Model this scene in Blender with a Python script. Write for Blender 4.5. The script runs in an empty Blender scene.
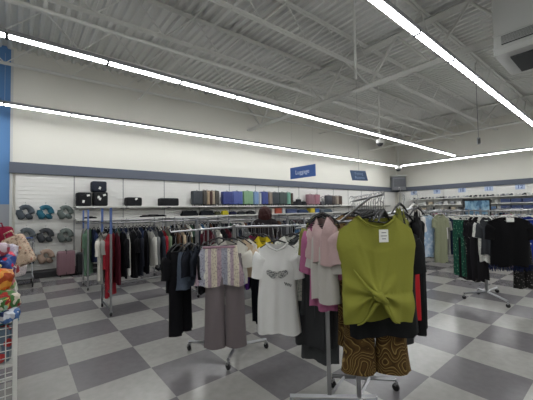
import bpy, bmesh, math, random
from mathutils import Vector, Matrix
random.seed(7)
PI = math.pi
D = bpy.data
col = bpy.context.scene.collection

# ------------------------------------------------------------------ camera
F_PX, YAW, PIT, ROL = 302.0, 0.688291, 0.0363803, -0.0188445
CAM = Vector((-0.4035, -3.0462, 1.5027))
fw = Vector((math.sin(YAW)*math.cos(PIT), math.cos(YAW)*math.cos(PIT), math.sin(PIT)))
r0 = Vector((math.cos(YAW), -math.sin(YAW), 0)); u0 = r0.cross(fw)
cR, sR = math.cos(ROL), math.sin(ROL)
RT = cR*r0 + sR*u0; UP = -sR*r0 + cR*u0
cam = D.objects.new('camera', D.cameras.new('camera')); col.objects.link(cam)
cam.data.sensor_width = 36; cam.data.lens = F_PX/533*36
cam.data.clip_start = 0.02; cam.data.clip_end = 200
cam.matrix_world = Matrix(((RT.x, UP.x, -fw.x, CAM.x), (RT.y, UP.y, -fw.y, CAM.y), (RT.z, UP.z, -fw.z, CAM.z), (0, 0, 0, 1)))
sc = bpy.context.scene
sc.camera = cam
# ------------------------------------------------------------------ world, exposure
w = D.worlds.new('world'); sc.world = w; w.use_nodes = True
w.node_tree.nodes['Background'].inputs[0].default_value = (0.5, 0.52, 0.55, 1)
w.node_tree.nodes['Background'].inputs[1].default_value = 0.05
LAMP = 13.0
sc.view_settings.view_transform = 'Standard'; sc.view_settings.look = 'None'
sc.view_settings.exposure = 1.6; sc.view_settings.gamma = 1.0
sc.view_settings.use_curve_mapping = False

# survey helpers: where a sight line meets a plane of the room, or stands at a distance
def sight(px, py): return ((px-266.5)/F_PX)*RT + ((200-py)/F_PX)*UP + fw
def on(px, py, ax, val):
    d = sight(px, py); return CAM + d*((val-CAM[ax])/d[ax])
def dist(px, py, dep): return CAM + sight(px, py)*dep
def sx(px, y): return on(px, 208, 1, y).x

# ------------------------------------------------------------------ materials
def lin(h):
    h = h.lstrip('#'); v = [int(h[i:i+2], 16)/255 for i in (0, 2, 4)]
    return tuple(c/12.92 if c <= .04045 else ((c+.055)/1.055)**2.4 for c in v) + (1,)
MC = {}
def mat(name, hexc, rough=.85, metal=0, spec=.3, bump=0, bscale=60, var=0, sheen=0):
    if name in MC: return MC[name]
    m = D.materials.new(name); m.use_nodes = True; nt = m.node_tree; b = nt.nodes['Principled BSDF']
    b.inputs['Base Color'].default_value = lin(hexc); b.inputs['Roughness'].default_value = rough
    b.inputs['Metallic'].default_value = metal; b.inputs['Specular IOR Level'].default_value = spec
    if bump or var:
        tc = nt.nodes.new('ShaderNodeTexCoord'); n = nt.nodes.new('ShaderNodeTexNoise')
        n.inputs['Scale'].default_value = bscale; n.inputs['Detail'].default_value = 3
        nt.links.new(tc.outputs['Object'], n.inputs['Vector'])
        if bump:
            bp = nt.nodes.new('ShaderNodeBump'); bp.inputs['Strength'].default_value = bump; bp.inputs['Distance'].default_value = .01
            nt.links.new(n.outputs['Fac'], bp.inputs['Height']); nt.links.new(bp.outputs['Normal'], b.inputs['Normal'])
        if var:
            mx = nt.nodes.new('ShaderNodeMix'); mx.data_type = 'RGBA'
            c = lin(hexc); mx.inputs[6].default_value = tuple(x*(1-var) for x in c[:3])+(1,); mx.inputs[7].default_value = tuple(min(1, x*(1+var)) for x in c[:3])+(1,)
            nt.links.new(n.outputs['Fac'], mx.inputs[0]); nt.links.new(mx.outputs[2], b.inputs['Base Color'])
    MC[name] = m; return m
def cloth(hexc): return mat('cloth_'+hexc, hexc, .92, 0, .12, .25, 45)
def ramp_mat(name, build, stops, rough=.85, interp='CONSTANT'):
    if name in MC: return MC[name]
    m = D.materials.new(name); m.use_nodes = True; nt = m.node_tree; b = nt.nodes['Principled BSDF']
    b.inputs['Roughness'].default_value = rough; b.inputs['Specular IOR Level'].default_value = .2
    tc = nt.nodes.new('ShaderNodeTexCoord'); out = build(nt, tc.outputs['Object'])
    r = nt.nodes.new('ShaderNodeValToRGB'); r.color_ramp.interpolation = interp
    while len(r.color_ramp.elements) < len(stops): r.color_ramp.elements.new(.5)
    for e, (p, c) in zip(r.color_ramp.elements, stops): e.position = p; e.color = lin(c)
    nt.links.new(out, r.inputs[0]); nt.links.new(r.outputs[0], b.inputs['Base Color'])
    MC[name] = m; return m
def vor(scale, feat='F1', out='Distance'):
    def f(nt, v):
        n = nt.nodes.new('ShaderNodeTexVoronoi'); n.feature = feat; n.inputs['Scale'].default_value = scale; nt.links.new(v, n.inputs['Vector'])
        if out == 'Color':
            s = nt.nodes.new('ShaderNodeSeparateColor'); nt.links.new(n.outputs['Color'], s.inputs[0]); return s.outputs[0]
        return n.outputs[out]
    return f
def noise(scale, det=2, dist_=0):
    def f(nt, v):
        n = nt.nodes.new('ShaderNodeTexNoise'); n.inputs['Scale'].default_value = scale; n.inputs['Detail'].default_value = det
        n.inputs['Distortion'].default_value = dist_; nt.links.new(v, n.inputs['Vector']); return n.outputs['Fac']
    return f
def bands(scale, dist_=6, ty='RINGS'):
    # contour lines of a smooth noise: the swirling print
    def f(nt, v):
        n = nt.nodes.new('ShaderNodeTexNoise'); n.inputs['Scale'].default_value = scale; n.inputs['Detail'].default_value = .6; nt.links.new(v, n.inputs['Vector'])
        mm = nt.nodes.new('ShaderNodeMath'); mm.operation = 'MULTIPLY'; mm.inputs[1].default_value = dist_; nt.links.new(n.outputs['Fac'], mm.inputs[0])
        fr = nt.nodes.new('ShaderNodeMath'); fr.operation = 'FRACT'; nt.links.new(mm.outputs[0], fr.inputs[0]); return fr.outputs[0]
    return f
SWIRL = ramp_mat('swirl_print', bands(6.5, 17), [(0, '4f3a1e'), (.3, '3f2e18'), (.62, '8a7444'), (.8, '5a4424')])
FLORAL = ramp_mat('floral_print', vor(70), [(0, '6d6680'), (.22, 'a08c9c'), (.38, 'd9d2cc'), (.6, 'cbbfc0')])
LEOPARD = ramp_mat('leopard_print', vor(40), [(0, '2a2018'), (.3, '6b5136'), (.5, '8f7450')])
SPECKLE = ramp_mat('speckled_print', vor(55), [(0, '9aa39c'), (.25, 'b9bcb4'), (.4, 'd3d2cb')])
GREENP = ramp_mat('green_print', vor(30), [(0, '8fa58a'), (.16, '1f6048'), (.35, '1a4437')])
DARKP = ramp_mat('dark_flower_print', vor(38), [(0, '8a8784'), (.2, '34302f'), (.35, '191818')])
BLUEP = ramp_mat('pale_blue_print', noise(9), [(0, '8ea3bb'), (.5, '9fb2c6'), (.58, 'b7c3cf')])
BEIGEP = ramp_mat('beige_rose_print', noise(16, 3), [(0, '7f6a5c'), (.4, 'b59f8b'), (.52, 'c3ae99'), (.62, 'a2705f')])
DENIM = mat('denim', '515a68', .9, 0, .15, .3, 90, .35)
LACE = ramp_mat('lace', vor(90), [(0, '8f8f8a'), (.25, 'b8b8b2'), (.4, 'c4c4be')])
def striped_floral():
    m = D.materials.new('striped_floral'); m.use_nodes = True; nt = m.node_tree; b = nt.nodes['Principled BSDF']; b.inputs['Roughness'].default_value = .9
    tc = nt.nodes.new('ShaderNodeTexCoord'); sp = nt.nodes.new('ShaderNodeSeparateXYZ'); nt.links.new(tc.outputs['Object'], sp.inputs[0])
    m1 = nt.nodes.new('ShaderNodeMath'); m1.operation = 'MULTIPLY_ADD'; m1.inputs[1].default_value = 4.6; m1.inputs[2].default_value = 10.35; nt.links.new(sp.outputs[0], m1.inputs[0])
    fr = nt.nodes.new('ShaderNodeMath'); fr.operation = 'FRACT'; nt.links.new(m1.outputs[0], fr.inputs[0])
    r = nt.nodes.new('ShaderNodeValToRGB'); r.color_ramp.interpolation = 'CONSTANT'
    st = [(0, 'c6bda9'), (.25, 'a48f98'), (.45, '9a9ca8'), (.72, 'c9c3b8'), (.85, 'a5929b')]
    while len(r.color_ramp.elements) < len(st): r.color_ramp.elements.new(.5)
    for e, (p, c) in zip(r.color_ramp.elements, st): e.position = p; e.color = lin(c)
    nt.links.new(fr.outputs[0], r.inputs[0])
    v = nt.nodes.new('ShaderNodeTexVoronoi'); v.inputs['Scale'].default_value = 75; nt.links.new(tc.outputs['Object'], v.inputs['Vector'])
    lt = nt.nodes.new('ShaderNodeMath'); lt.operation = 'LESS_THAN'; lt.inputs[1].default_value = .3; nt.links.new(v.outputs['Distance'], lt.inputs[0])
    mx = nt.nodes.new('ShaderNodeMix'); mx.data_type = 'RGBA'; nt.links.new(lt.outputs[0], mx.inputs[0]); nt.links.new(r.outputs[0], mx.inputs[6]); mx.inputs[7].default_value = lin('5f4f66')
    nt.links.new(mx.outputs[2], b.inputs['Base Color']); return m
STRIPEF = striped_floral()
CHROME = mat('chrome', '9fa0a2', .34, 1)
STEEL = mat('brushed_steel', '8f9092', .4, .9)
BLACKP = mat('black_plastic', '141416', .5, 0, .4)
WHITEP = mat('white_plastic', 'd5d4ce', .5)
WHITEM = mat('white_painted_metal', 'c9c9c4', .45)
PAPER = mat('white_paper', 'e6e6e2', .8)
BLUEM = mat('blue_plastic', '54699a', .5)
WHEEL = mat('rubber_wheel', '1b1a1d', .6)
TRUSS = mat('truss_paint', 'cfcfca', .6)
def emis(name, hexc, s):
    m = D.materials.new(name); m.use_nodes = True; b = m.node_tree.nodes['Principled BSDF']
    b.inputs['Base Color'].default_value = lin(hexc); b.inputs['Emission Color'].default_value = lin(hexc); b.inputs['Emission Strength'].default_value = s; return m
LED = emis('led_diffuser', 'f9fbfc', LAMP)

# ------------------------------------------------------------------ mesh helpers
def box(bm, c, s, rz=0, bev=0):
    r = bmesh.ops.create_cube(bm, size=1)
    M = Matrix.Translation(c) @ Matrix.Rotation(rz, 4, 'Z') @ Matrix.Diagonal((s[0], s[1], s[2], 1))
    bmesh.ops.transform(bm, matrix=M, verts=r['verts'])
    if bev:
        es = list({e for v in r['verts'] for e in v.link_edges})
        bmesh.ops.bevel(bm, geom=es, offset=bev, segments=3, profile=.6, affect='EDGES', clamp_overlap=True)
def tube(bm, pts, r, n=8, cap=True):
    pts = [Vector(p) for p in pts]; rings = []
    rs = r if isinstance(r, (list, tuple)) else [r]*len(pts)
    for i, p in enumerate(pts):
        t = (pts[min(i+1, len(pts)-1)]-pts[max(i-1, 0)]).normalized()
        a = t.cross(Vector((0, 0, 1)) if abs(t.z) < .9 else Vector((1, 0, 0))).normalized(); b = t.cross(a)
        rings.append([bm.verts.new(p+(a*math.cos(k*2*PI/n)+b*math.sin(k*2*PI/n))*rs[i]) for k in range(n)])
    for A, B in zip(rings, rings[1:]):
        for k in range(n): bm.faces.new((A[k], A[(k+1) % n], B[(k+1) % n], B[k]))
    if cap: bm.faces.new(rings[0][::-1]); bm.faces.new(rings[-1])
def lathe(bm, prof, c, n=20, axis='Z'):
    rings = []
    for r, z in prof:
        ring = []
        for k in range(n):
            a = k*2*PI/n; v = Vector((r*math.cos(a), r*math.sin(a), z))
            if axis == 'Y': v = Vector((v.x, v.z, v.y))
            if axis == 'X': v = Vector((v.z, v.x, v.y))
            ring.append(bm.verts.new(v+Vector(c)))
        rings.append(ring)
    for A, B in zip(rings, rings[1:]):
        for k in range(n): bm.faces.new((A[k], A[(k+1) % n], B[(k+1) % n], B[k]))
    bm.faces.new(rings[0][::-1]); bm.faces.new(rings[-1])
def prism(bm, pts, y0, y1):      # polygon in x,z extruded along y
    a = [bm.verts.new((x, y0, z)) for x, z in pts]; b = [bm.verts.new((x, y1, z)) for x, z in pts]
    bm.faces.new(a); bm.faces.new(b[::-1]); n = len(pts)
    for i in range(n): bm.faces.new((a[i], b[i], b[(i+1) % n], a[(i+1) % n]))
def obj(name, bm, m, parent=None, smooth=False, loc=None, rz=0):
    bmesh.ops.recalc_face_normals(bm, faces=bm.faces)
    me = D.meshes.new(name); bm.to_mesh(me); bm.free()
    for x in (m if isinstance(m, (list, tuple)) else [m]): me.materials.append(x)
    if smooth:
        for p in me.polygons: p.use_smooth = True
    o = D.objects.new(name, me); col.objects.link(o)
    if parent: o.parent = parent
    if loc is not None: o.location = loc
    o.rotation_euler.z = rz
    return o
def tag(o, label, cat, group=None, kind=None):
    o['label'] = label; o['category'] = cat
    if group: o['group'] = group
    if kind: o['kind'] = kind
    return o
def thing(name, label, cat, loc=(0, 0, 0), rz=0, group=None):
    o = D.objects.new(name, None); col.objects.link(o); o.empty_display_size = .1
    o.location = loc; o.rotation_euler.z = rz
    return tag(o, label, cat, group)
def struct(name, bm, m, parent=None):
    o = obj(name, bm, m, parent)
    if not parent: o['kind'] = 'structure'
    return o
def dup(root, loc, rz=None, label=None, group=None, mesh_mat=None):
    r = root.copy(); col.objects.link(r); r.location = loc
    if rz is not None: r.rotation_euler.z = rz
    if label: r['label'] = label
    if group: r['group'] = group
    for ch in list(root.children):
        c = ch.copy(); col.objects.link(c); c.parent = r
        for g in list(ch.children):
            e = g.copy(); col.objects.link(e); e.parent = c
    return r
NB = bmesh.new

# ------------------------------------------------------------------ structure
X0, X1, Y0, Y1 = -5.0, 18.2, -10.0, 6.5
ZC0, ZC1 = 5.58, 6.02                               # deck height at the left and right ends
def zc(x): return ZC0+(x+.5)/18.7*(ZC1-ZC0)
fm = D.materials.new('checker_floor'); fm.use_nodes = True; nt = fm.node_tree; b = nt.nodes['Principled BSDF']
g = nt.nodes.new('ShaderNodeNewGeometry'); ck = nt.nodes.new('ShaderNodeTexChecker'); ck.inputs['Scale'].default_value = 1/.6096
add = nt.nodes.new('ShaderNodeVectorMath'); add.operation = 'ADD'; add.inputs[1].default_value = (0, 0, .3)
nt.links.new(g.outputs['Position'], add.inputs[0]); nt.links.new(add.outputs[0], ck.inputs['Vector'])
ck.inputs['Color1'].default_value = lin('92908c'); ck.inputs['Color2'].default_value = lin('686567')
no = nt.nodes.new('ShaderNodeTexNoise'); no.inputs['Scale'].default_value = 14; no.inputs['Detail'].default_value = 6; nt.links.new(g.outputs['Position'], no.inputs['Vector'])
mr = nt.nodes.new('ShaderNodeMapRange'); mr.inputs['To Min'].default_value = .82; mr.inputs['To Max'].default_value = 1.16; nt.links.new(no.outputs['Fac'], mr.inputs['Value'])
mx = nt.nodes.new('ShaderNodeVectorMath'); mx.operation = 'SCALE'; nt.links.new(ck.outputs['Color'], mx.inputs[0]); nt.links.new(mr.outputs[0], mx.inputs['Scale'])
nt.links.new(mx.outputs[0], b.inputs['Base Color'])
b.inputs['Roughness'].default_value = .23; b.inputs['Specular IOR Level'].default_value = .42
n2 = nt.nodes.new('ShaderNodeTexNoise'); n2.inputs['Scale'].default_value = 5; nt.links.new(g.outputs['Position'], n2.inputs['Vector'])
bp = nt.nodes.new('ShaderNodeBump'); bp.inputs['Strength'].default_value = .08; bp.inputs['Distance'].default_value = .02
nt.links.new(n2.outputs['Fac'], bp.inputs['Height']); nt.links.new(bp.outputs['Normal'], b.inputs['Normal'])
bm = NB(); box(bm, ((X0+X1)/2, (Y0+Y1)/2, -.05), (X1-X0+.4, Y1-Y0+.4, .1)); struct('floor', bm, fm)
WALL = mat('cream_wall_paint', 'cfcdc4', .85, 0, .2, .1, 20)
BLUEW = mat('blue_wall_paint', '547cab', .7); GREYW = mat('grey_wall_paint', '8f9298', .75); SLATE = mat('slate_band_paint', '595e69', .7)
H = 6.3
bm = NB(); box(bm, ((-.56+X1)/2, Y1+.1, H/2), (X1+.56, .2, H)); struct('wall_back', bm, WALL)
bm = NB(); box(bm, (X1+.1, (Y0+Y1)/2, H/2), (.2, Y1-Y0+.4, H)); struct('wall_right', bm, WALL)
bm = NB(); box(bm, (X0-.1, (Y0+Y1)/2, H/2), (.2, Y1-Y0+.4, H)); struct('wall_left', bm, WALL)
bm = NB(); box(bm, ((X0+X1)/2, Y0-.1, H/2), (X1-X0, .2, H)); struct('wall_front', bm, WALL)
bm = NB(); box(bm, ((X0-.56)/2, Y1+.1, 1.78+(H-1.78)/2), (-.56-X0, .2, H-1.78)); struct('wall_back_left', bm, BLUEW)
bm = NB(); box(bm, ((X0-.56)/2, Y1+.1, .89), (-.56-X0, .2, 1.78)); struct('wall_back_lower', bm, GREYW)
bm = NB(); box(bm, (-.545, Y1-.02, 2.8), (.05, .04, 5.55)); struct('trim_1', bm, mat('pale_trim', 'b9bbb9', .6))
bm = NB(); box(bm, ((-.58+X1)/2, Y1-.05, 2.67), (X1+.58, .1, .26)); struct('trim_2', bm, SLATE)
bm = NB(); box(bm, (X1-.05, (Y0+Y1-.1)/2, 2.69), (.1, Y1-Y0-.1, .25)); struct('trim_3', bm, SLATE)
# corrugated roof deck, ribs running from front to back
DECK = mat('deck_paint', 'd2d2ce', .7, 0, .2)
bm = NB(); per = .19; x = X0; prof = []
while x < X1:
    for dx, dz in ((0, 0), (.06, 0), (.085, .06), (.165, .06)):
        if x+dx <= X1+.05: prof.append((x+dx, zc(x+dx)+dz))
    x += per
va = [bm.verts.new((px, Y0, pz)) for px, pz in prof]; vb = [bm.verts.new((px, Y1, pz)) for px, pz in prof]
vc = [bm.verts.new((px, Y0, pz+.1)) for px, pz in prof]; vd = [bm.verts.new((px, Y1, pz+.1)) for px, pz in prof]
for i in range(len(prof)-1):
    bm.faces.new((va[i], va[i+1], vb[i+1], vb[i])); bm.faces.new((vc[i], vd[i], vd[i+1], vc[i+1]))
struct('ceiling', bm, DECK)
# open-web joists along the room and girders across it
def joist(y):
    bm = NB(); zt = lambda x: zc(x)-.04; dp = .62
    for dy in (-.035, .035):
        n = 2; tube(bm, [(X0, y+dy, zt(X0)), (X1, y+dy, zt(X1))], .028, 4)
        tube(bm, [(X0, y+dy, zt(X0)-dp), (X1, y+dy, zt(X1)-dp)], .025, 4)
    x = X0; k = 0; st = .62
    while x < X1-st:
        a = (x, y, zt(x)-(dp if k % 2 else 0)); b_ = (x+st, y, zt(x+st)-(0 if k % 2 else dp))
        tube(bm, [a, b_], .013, 5, False); x += st; k += 1
    return tag(obj('roof_joist', bm, TRUSS), 'long pale open-web steel joist under the corrugated roof deck', 'joist', 'roof joists')
for i in range(11): joist(5.75-1.52*i)
def girder(x, lab):
    bm = NB(); zt = zc(x)-.1; dp = .95
    for dx in (-.05, .05):
        tube(bm, [(x+dx, Y0, zt), (x+dx, Y1, zt)], .045, 4); tube(bm, [(x+dx, Y0, zt-dp), (x+dx, Y1, zt-dp)], .045, 4)
    y = Y1; k = 0
    while y > Y0+.8:
        tube(bm, [(x, y, zt-(dp if k % 2 else 0)), (x, y-.76, zt-(0 if k % 2 else dp))], .032, 6, False); y -= .76; k += 1
    return tag(obj('roof_girder', bm, TRUSS), lab, 'girder')
girder(6.6, 'deep steel girder crossing the joists in mid ceiling')
girder(15.2, 'steel girder crossing the joists near the right wall')
for x in (2.4, 10.8):
    bm = NB(); tube(bm, [(x, Y0, zc(x)-.66), (x, Y1, zc(x)-.66)], .02, 4); tube(bm, [(x, Y0, zc(x)-.1), (x, Y1, zc(x)-.1)], .02, 4)
    tag(obj('joist_bridging', bm, TRUSS), 'thin bridging bars crossing the joists '+('near the left wall' if x < 5 else 'beyond the mid ceiling girder'), 'brace')
bm = NB(); tube(bm, [(X0, 3.1, 4.86), (X1, 3.1, 5.2)], .035, 8); tag(obj('sprinkler_pipe', bm, TRUSS), 'pale sprinkler pipe running under the joists along the room', 'pipe')
p = on(354.5, 34, 2, 5.0)
bm = NB(); tube(bm, [(p.x, p.y, zc(p.x)), (p.x, p.y, on(354.5, 79, 1, p.y).z)], .025, 8); tag(obj('drop_pipe', bm, TRUSS), 'short vertical pipe dropping from the mid ceiling joists', 'pipe')

# ------------------------------------------------------------------ linear lamps
ZL = 3.9
bm = NB(); box(bm, (0, 0, .012), (1.19, .08, .02)); lp_d = bm
lamp0 = thing('linear_lamp', 'white linear LED lamp', 'lamp')
obj('diffuser', lp_d, LED, lamp0)
bm = NB(); box(bm, (0, 0, .055), (1.215, .095, .065)); obj('housing', bm, mat('lamp_housing', '8e9092', .5), lamp0)
bm = NB(); box(bm, (.607, 0, .01), (.035, .1, .06)); obj('joint', bm, mat('lamp_joint', '3a3b3d', .5), lamp0)
bm = NB(); tube(bm, [(-.6, 0, .08), (-.6, 0, 1.15)], .0015, 4); obj('suspension_wire', bm, TRUSS, lamp0)
first = True
def lamp(x, y, rz, lab, grp):
    global first
    if first:
        first = False; lamp0.location = (x, y, ZL); lamp0.rotation_euler.z = rz; lamp0['label'] = lab; lamp0['group'] = grp; return
    dup(lamp0, (x, y, ZL), rz, lab, grp)
def row(y, xa, xb, where):
    n = int(round((xb-xa)/1.22))
    for i in range(n): lamp(xa+1.22*(i+.5), y, 0, 'linear LED lamp in the row '+where, 'lamps in the row '+where)
row(5.52, -3.1, 16.4, 'along the luggage wall')
row(2.2, -4.2, 15.3, 'second from the luggage wall')
row(-1.24, -3.5, 14.8, 'overhead to the right')
row(-4.6, -3.5, 14.8, 'added unseen behind the camera')  # out of view, added for extra illumination
row(-8.0, -3.5, 14.8, 'added unseen at the front end')  # also an unseen row, added to light the room from further back
for i in range(11): lamp(16.35, 5.45-1.22*(i+.5), PI/2, 'linear LED lamp in the row along the right wall', 'lamps in the row along the right wall')

# ------------------------------------------------------------------ duct unit
z0 = 4.0; a = on(494, 57, 2, z0); c_ = on(515, 74, 2, z0)
L_, W_ = 2.0, max(.9, c_.x-a.x)
CH = 1.69
ac = thing('air_unit', 'white boxed air unit hanging from the roof with side and bottom grilles', 'air unit', (a.x, a.y, z0))
cw = mat('duct_paint', 'b7b8b5', .6)
bm = NB(); box(bm, (W_/2, -L_/2, CH/2), (W_, L_, CH), 0, .01); obj('casing', bm, cw, ac)
bm = NB(); box(bm, (W_/2, -L_/2, .12), (W_+.03, L_+.03, .03)); box(bm, (W_/2, -L_/2, .33), (W_+.02, L_+.02, .02)); obj('flange', bm, cw, ac)
DK = mat('dark_grille', '3b3d3e', .6)
for k in range(2):
    bm = NB(); y_ = -.08-.5-k*1.0; box(bm, (-.012, y_+.05, .22), (.02, .84, .14))
    gr = obj('side_grille', bm, DK, ac)
    bm = NB()
    for j in range(7): box(bm, (-.028, y_+.05, .165+.018*j), (.012, .84, .006))
    obj('louvre', bm, cw, gr)
bm = NB(); box(bm, (W_/2+.05, -L_/2, -.01), (W_-.3, L_-.35, .03)); obj('bottom_grille', bm, DK, ac)

# ------------------------------------------------------------------ luggage wall: slat panels, shelves, rails
SLAT = mat('white_slatwall', 'dbdad6', .6)
def slat_bm(wid, z0, z1):
    bm = NB(); pr_ = [(-.0, z0)]
    z = z0
    while z < z1-.02:
        zt = min(z+.1, z1); pr_ += [(-.03, z), (-.03, zt-.014), (-.012, zt-.012), (-.012, zt)]; z = zt
    pr_.append((0, z1))
    a = [bm.verts.new((-wid/2, y, zz)) for y, zz in pr_]; b2 = [bm.verts.new((wid/2, y, zz)) for y, zz in pr_]
    n = len(pr_)
    for i in range(n): bm.faces.new((a[i], b2[i], b2[(i+1) % n], a[(i+1) % n]))
    bm.faces.new(a); bm.faces.new(b2[::-1]); return bm
sp0 = obj('slatwall_panel', slat_bm(1.2, .12, 2.53), SLAT)
tag(sp0, 'white grooved slatwall panel on the luggage wall', 'wall panel', 'slatwall panels on the luggage wall')
xs = [0.14+1.22*i for i in range(15)]
sp0.location = (xs[0], Y1-.022, 0)
for x in xs[1:]: dup(sp0, (x, Y1-.022, 0))
sp1 = tag(obj('slatwall_panel', slat_bm(1.2, .12, 2.55), SLAT), 'white grooved slatwall panel on the right wall', 'wall panel', 'slatwall panels on the right wall')
sp1.location = (X1-.022, 5.6, 0); sp1.rotation_euler.z = -PI/2
for i in range(1, 12): dup(sp1, (X1-.022, 5.6-1.22*i, 0))
kb = mat('dark_kick_base', '2a2a2c', .6)
bm = NB(); box(bm, (6.2, 6.24, .07), (13.5, .46, .14), 0, .01); tag(obj('fixture_base', bm, kb), 'dark low base deck running along the foot of the luggage wall', 'base')
upr = thing('wall_standard', 'slim metal slotted standard between panels of the luggage wall', 'standard', (xs[0]+.61, 6.455, 0), 0, 'wall standards')
bm = NB(); box(bm, (0, 0, 1.33), (.03, .022, 2.4)); obj('slotted_bar', bm, mat('grey_strip', '9d9e9c', .5), upr)
for x in xs[1:-1]: dup(upr, (x+.61, 6.455, 0))
ZS, ZS2 = 1.71, 1.38
SH = mat('shelf_white', 'c2c2be', .5)
def shelf_bm(n=1):
    bm = NB(); box(bm, (0, 0, 0), (1.21, .38, .022), 0, .004); return bm
sh = thing('wall_shelf', 'white upper shelf section carrying luggage on the wall', 'shelf', (0, 0, 0), 0, 'upper luggage shelf sections')
obj('board', shelf_bm(), SH, sh)
bm = NB(); box(bm, (0, -.19, -.012), (1.21, .012, .045)); obj('front_lip', bm, WHITEM, sh)
for s in (-1, 1):
    bm = NB(); prism(bm, [(0, 0), (.0, 0)], 0, 0) if 0 else box(bm, (s*.55, .0, -.04), (.012, .36, .05)); obj('bracket', bm, STEEL, sh)
sec = [0.75+.605+1.22*i for i in range(13)]
sh.location = (sec[0], 6.26, ZS)
for x in sec[1:]: dup(sh, (x, 6.26, ZS))
for x in sec: dup(sh, (x, 6.26, ZS2), 0, 'white lower shelf section above the hanging rail on the wall', 'lower wall shelf sections')
rail = thing('wall_hang_rail', 'chrome hanging rail below the lower wall shelf', 'rail', (0, 0, 0), 0, 'wall hanging rails')
bm = NB(); tube(bm, [(-.6, 0, 0), (.6, 0, 0)], .014, 8); obj('bar', bm, CHROME, rail)
for s in (-1, 1):
    bm = NB(); box(bm, (s*.56, .2, .0), (.012, .42, .03)); obj('bracket', bm, STEEL, rail)
rail.location = (sec[0], 6.05, 1.27)
for x in sec[1:]: dup(rail, (x, 6.05, 1.27))

# suitcases
def suitcase(name, w_, d_, h_, m, lab, loc, rz=0, grp=None, hand=True):
    t = thing(name, lab, 'suitcase', loc, rz, grp)
    bm = NB(); box(bm, (0, 0, .04+h_/2-.02), (w_, d_, h_-.05), 0, min(w_, d_)*.16)
    obj('shell', bm, m, t, True)
    bm = NB()
    for k in range(4):
        yy = -d_*.3+d_*.2*k
        for s in (-1, 1): box(bm, (s*w_*.5, yy, .04+h_/2-.02), (.012, .02, h_*.72), 0, .004)
    for k in range(3): box(bm, (-w_*.25+w_*.25*k, -d_*.5, .04+h_/2-.02), (.015, .012, h_*.7), 0, .004)
    obj('rib', bm, m, t)
    bm = NB(); box(bm, (0, 0, .04+h_/2-.02), (.012, d_+.008, h_-.04), 0, .003); obj('zip', bm, BLACKP, t)
    for i in (-1, 1):
        for j in (-1, 1):
            bm = NB(); lathe(bm, [(.004, -.01), (.02, -.01), (.02, .01), (.004, .01)], (i*w_*.33, j*d_*.36, .02), 12, 'X'); obj('wheel', bm, WHEEL, t)
    bm = NB(); tube(bm, [(0, -d_*.2, h_-.01), (0, -d_*.18, h_+.02), (0, d_*.18, h_+.02), (0, d_*.2, h_-.01)], .008, 6); obj('handle', bm, BLACKP, t)
    return t
def hard(h): return mat('case_'+h, h, .4, 0, .4)
cases = [(193.5, 203.5, .50, '3c4147', 'large charcoal suitcase at the left end of the upright row on the top shelf'),
         (204, 207, .52, '54504a', 'dark taupe suitcase beside the beige one on the top shelf'),
         (207.5, 210, .52, 'ab9880', 'beige suitcase in the left row on the top shelf'),
         (210.5, 212.3, .50, '4d3430', 'dark brown suitcase right of the beige one'),
         (212.8, 215, .52, 'b0a390', 'pale cream slim suitcase in the left row'),
         (215.5, 219.5, .52, '4c4a45', 'olive grey suitcase ending the left row'),
         (224, 233.5, .51, '3b4680', 'deep blue suitcase left of the brighter blue one'),
         (234, 243.5, .53, '5563a0', 'bright blue suitcase beside the green one'),
         (244.5, 254, .55, '7d9f7e', 'pale green suitcase on the top shelf'),
         (255, 259.5, .54, '7f9bc0', 'light blue suitcase right of the green one'),
         (260, 261.5, .5, 'c3c8cb', 'thin white suitcase between two blue ones'),
         (263, 269, .55, '424e8c', 'royal blue suitcase right of the light blue one'),
         (269.6, 272.8, .53, '8c7f74', 'tan suitcase beside the dark ones'),
         (273.3, 280, .54, '3d4449', 'dark grey suitcase right of the tan one'),
         (280.4, 288, .55, '45504f', 'grey green suitcase with pale tag on the top shelf'),
         (288.4, 291, .55, '7fae9c', 'mint suitcase at the right of the dark pair'),
         (291.4, 293.4, .52, '4b4034', 'brown slim suitcase at the end of the middle row'),
         (309, 315.5, .5, '8e6b74', 'dusty pink suitcase on the top shelf'),
         (316, 321, .5, 'a1707c', 'rose suitcase right of the dusty pink one'),
         (328, 333, .48, '43454c', 'slate suitcase in the right hand row'),
         (333.4, 336.5, .46, '5d5450', 'brown grey suitcase in the right hand row'),
         (337, 339, .46, '9b9186', 'pale slim suitcase in the right hand row'),
         (339.4, 343, .46, '4f4038', 'dark brown suitcase ending the right hand row')]
for a, b_, h_, c, lab in cases:
    xa, xb = sx(a, 6.12), sx(b_, 6.12); W = max(.07, (xb-xa)*.97); dd = .2 if W > .2 else .26
    suitcase('suitcase', W, dd, h_, hard(c), lab, ((xa+xb)/2, 6.24, ZS+.012))
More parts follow.
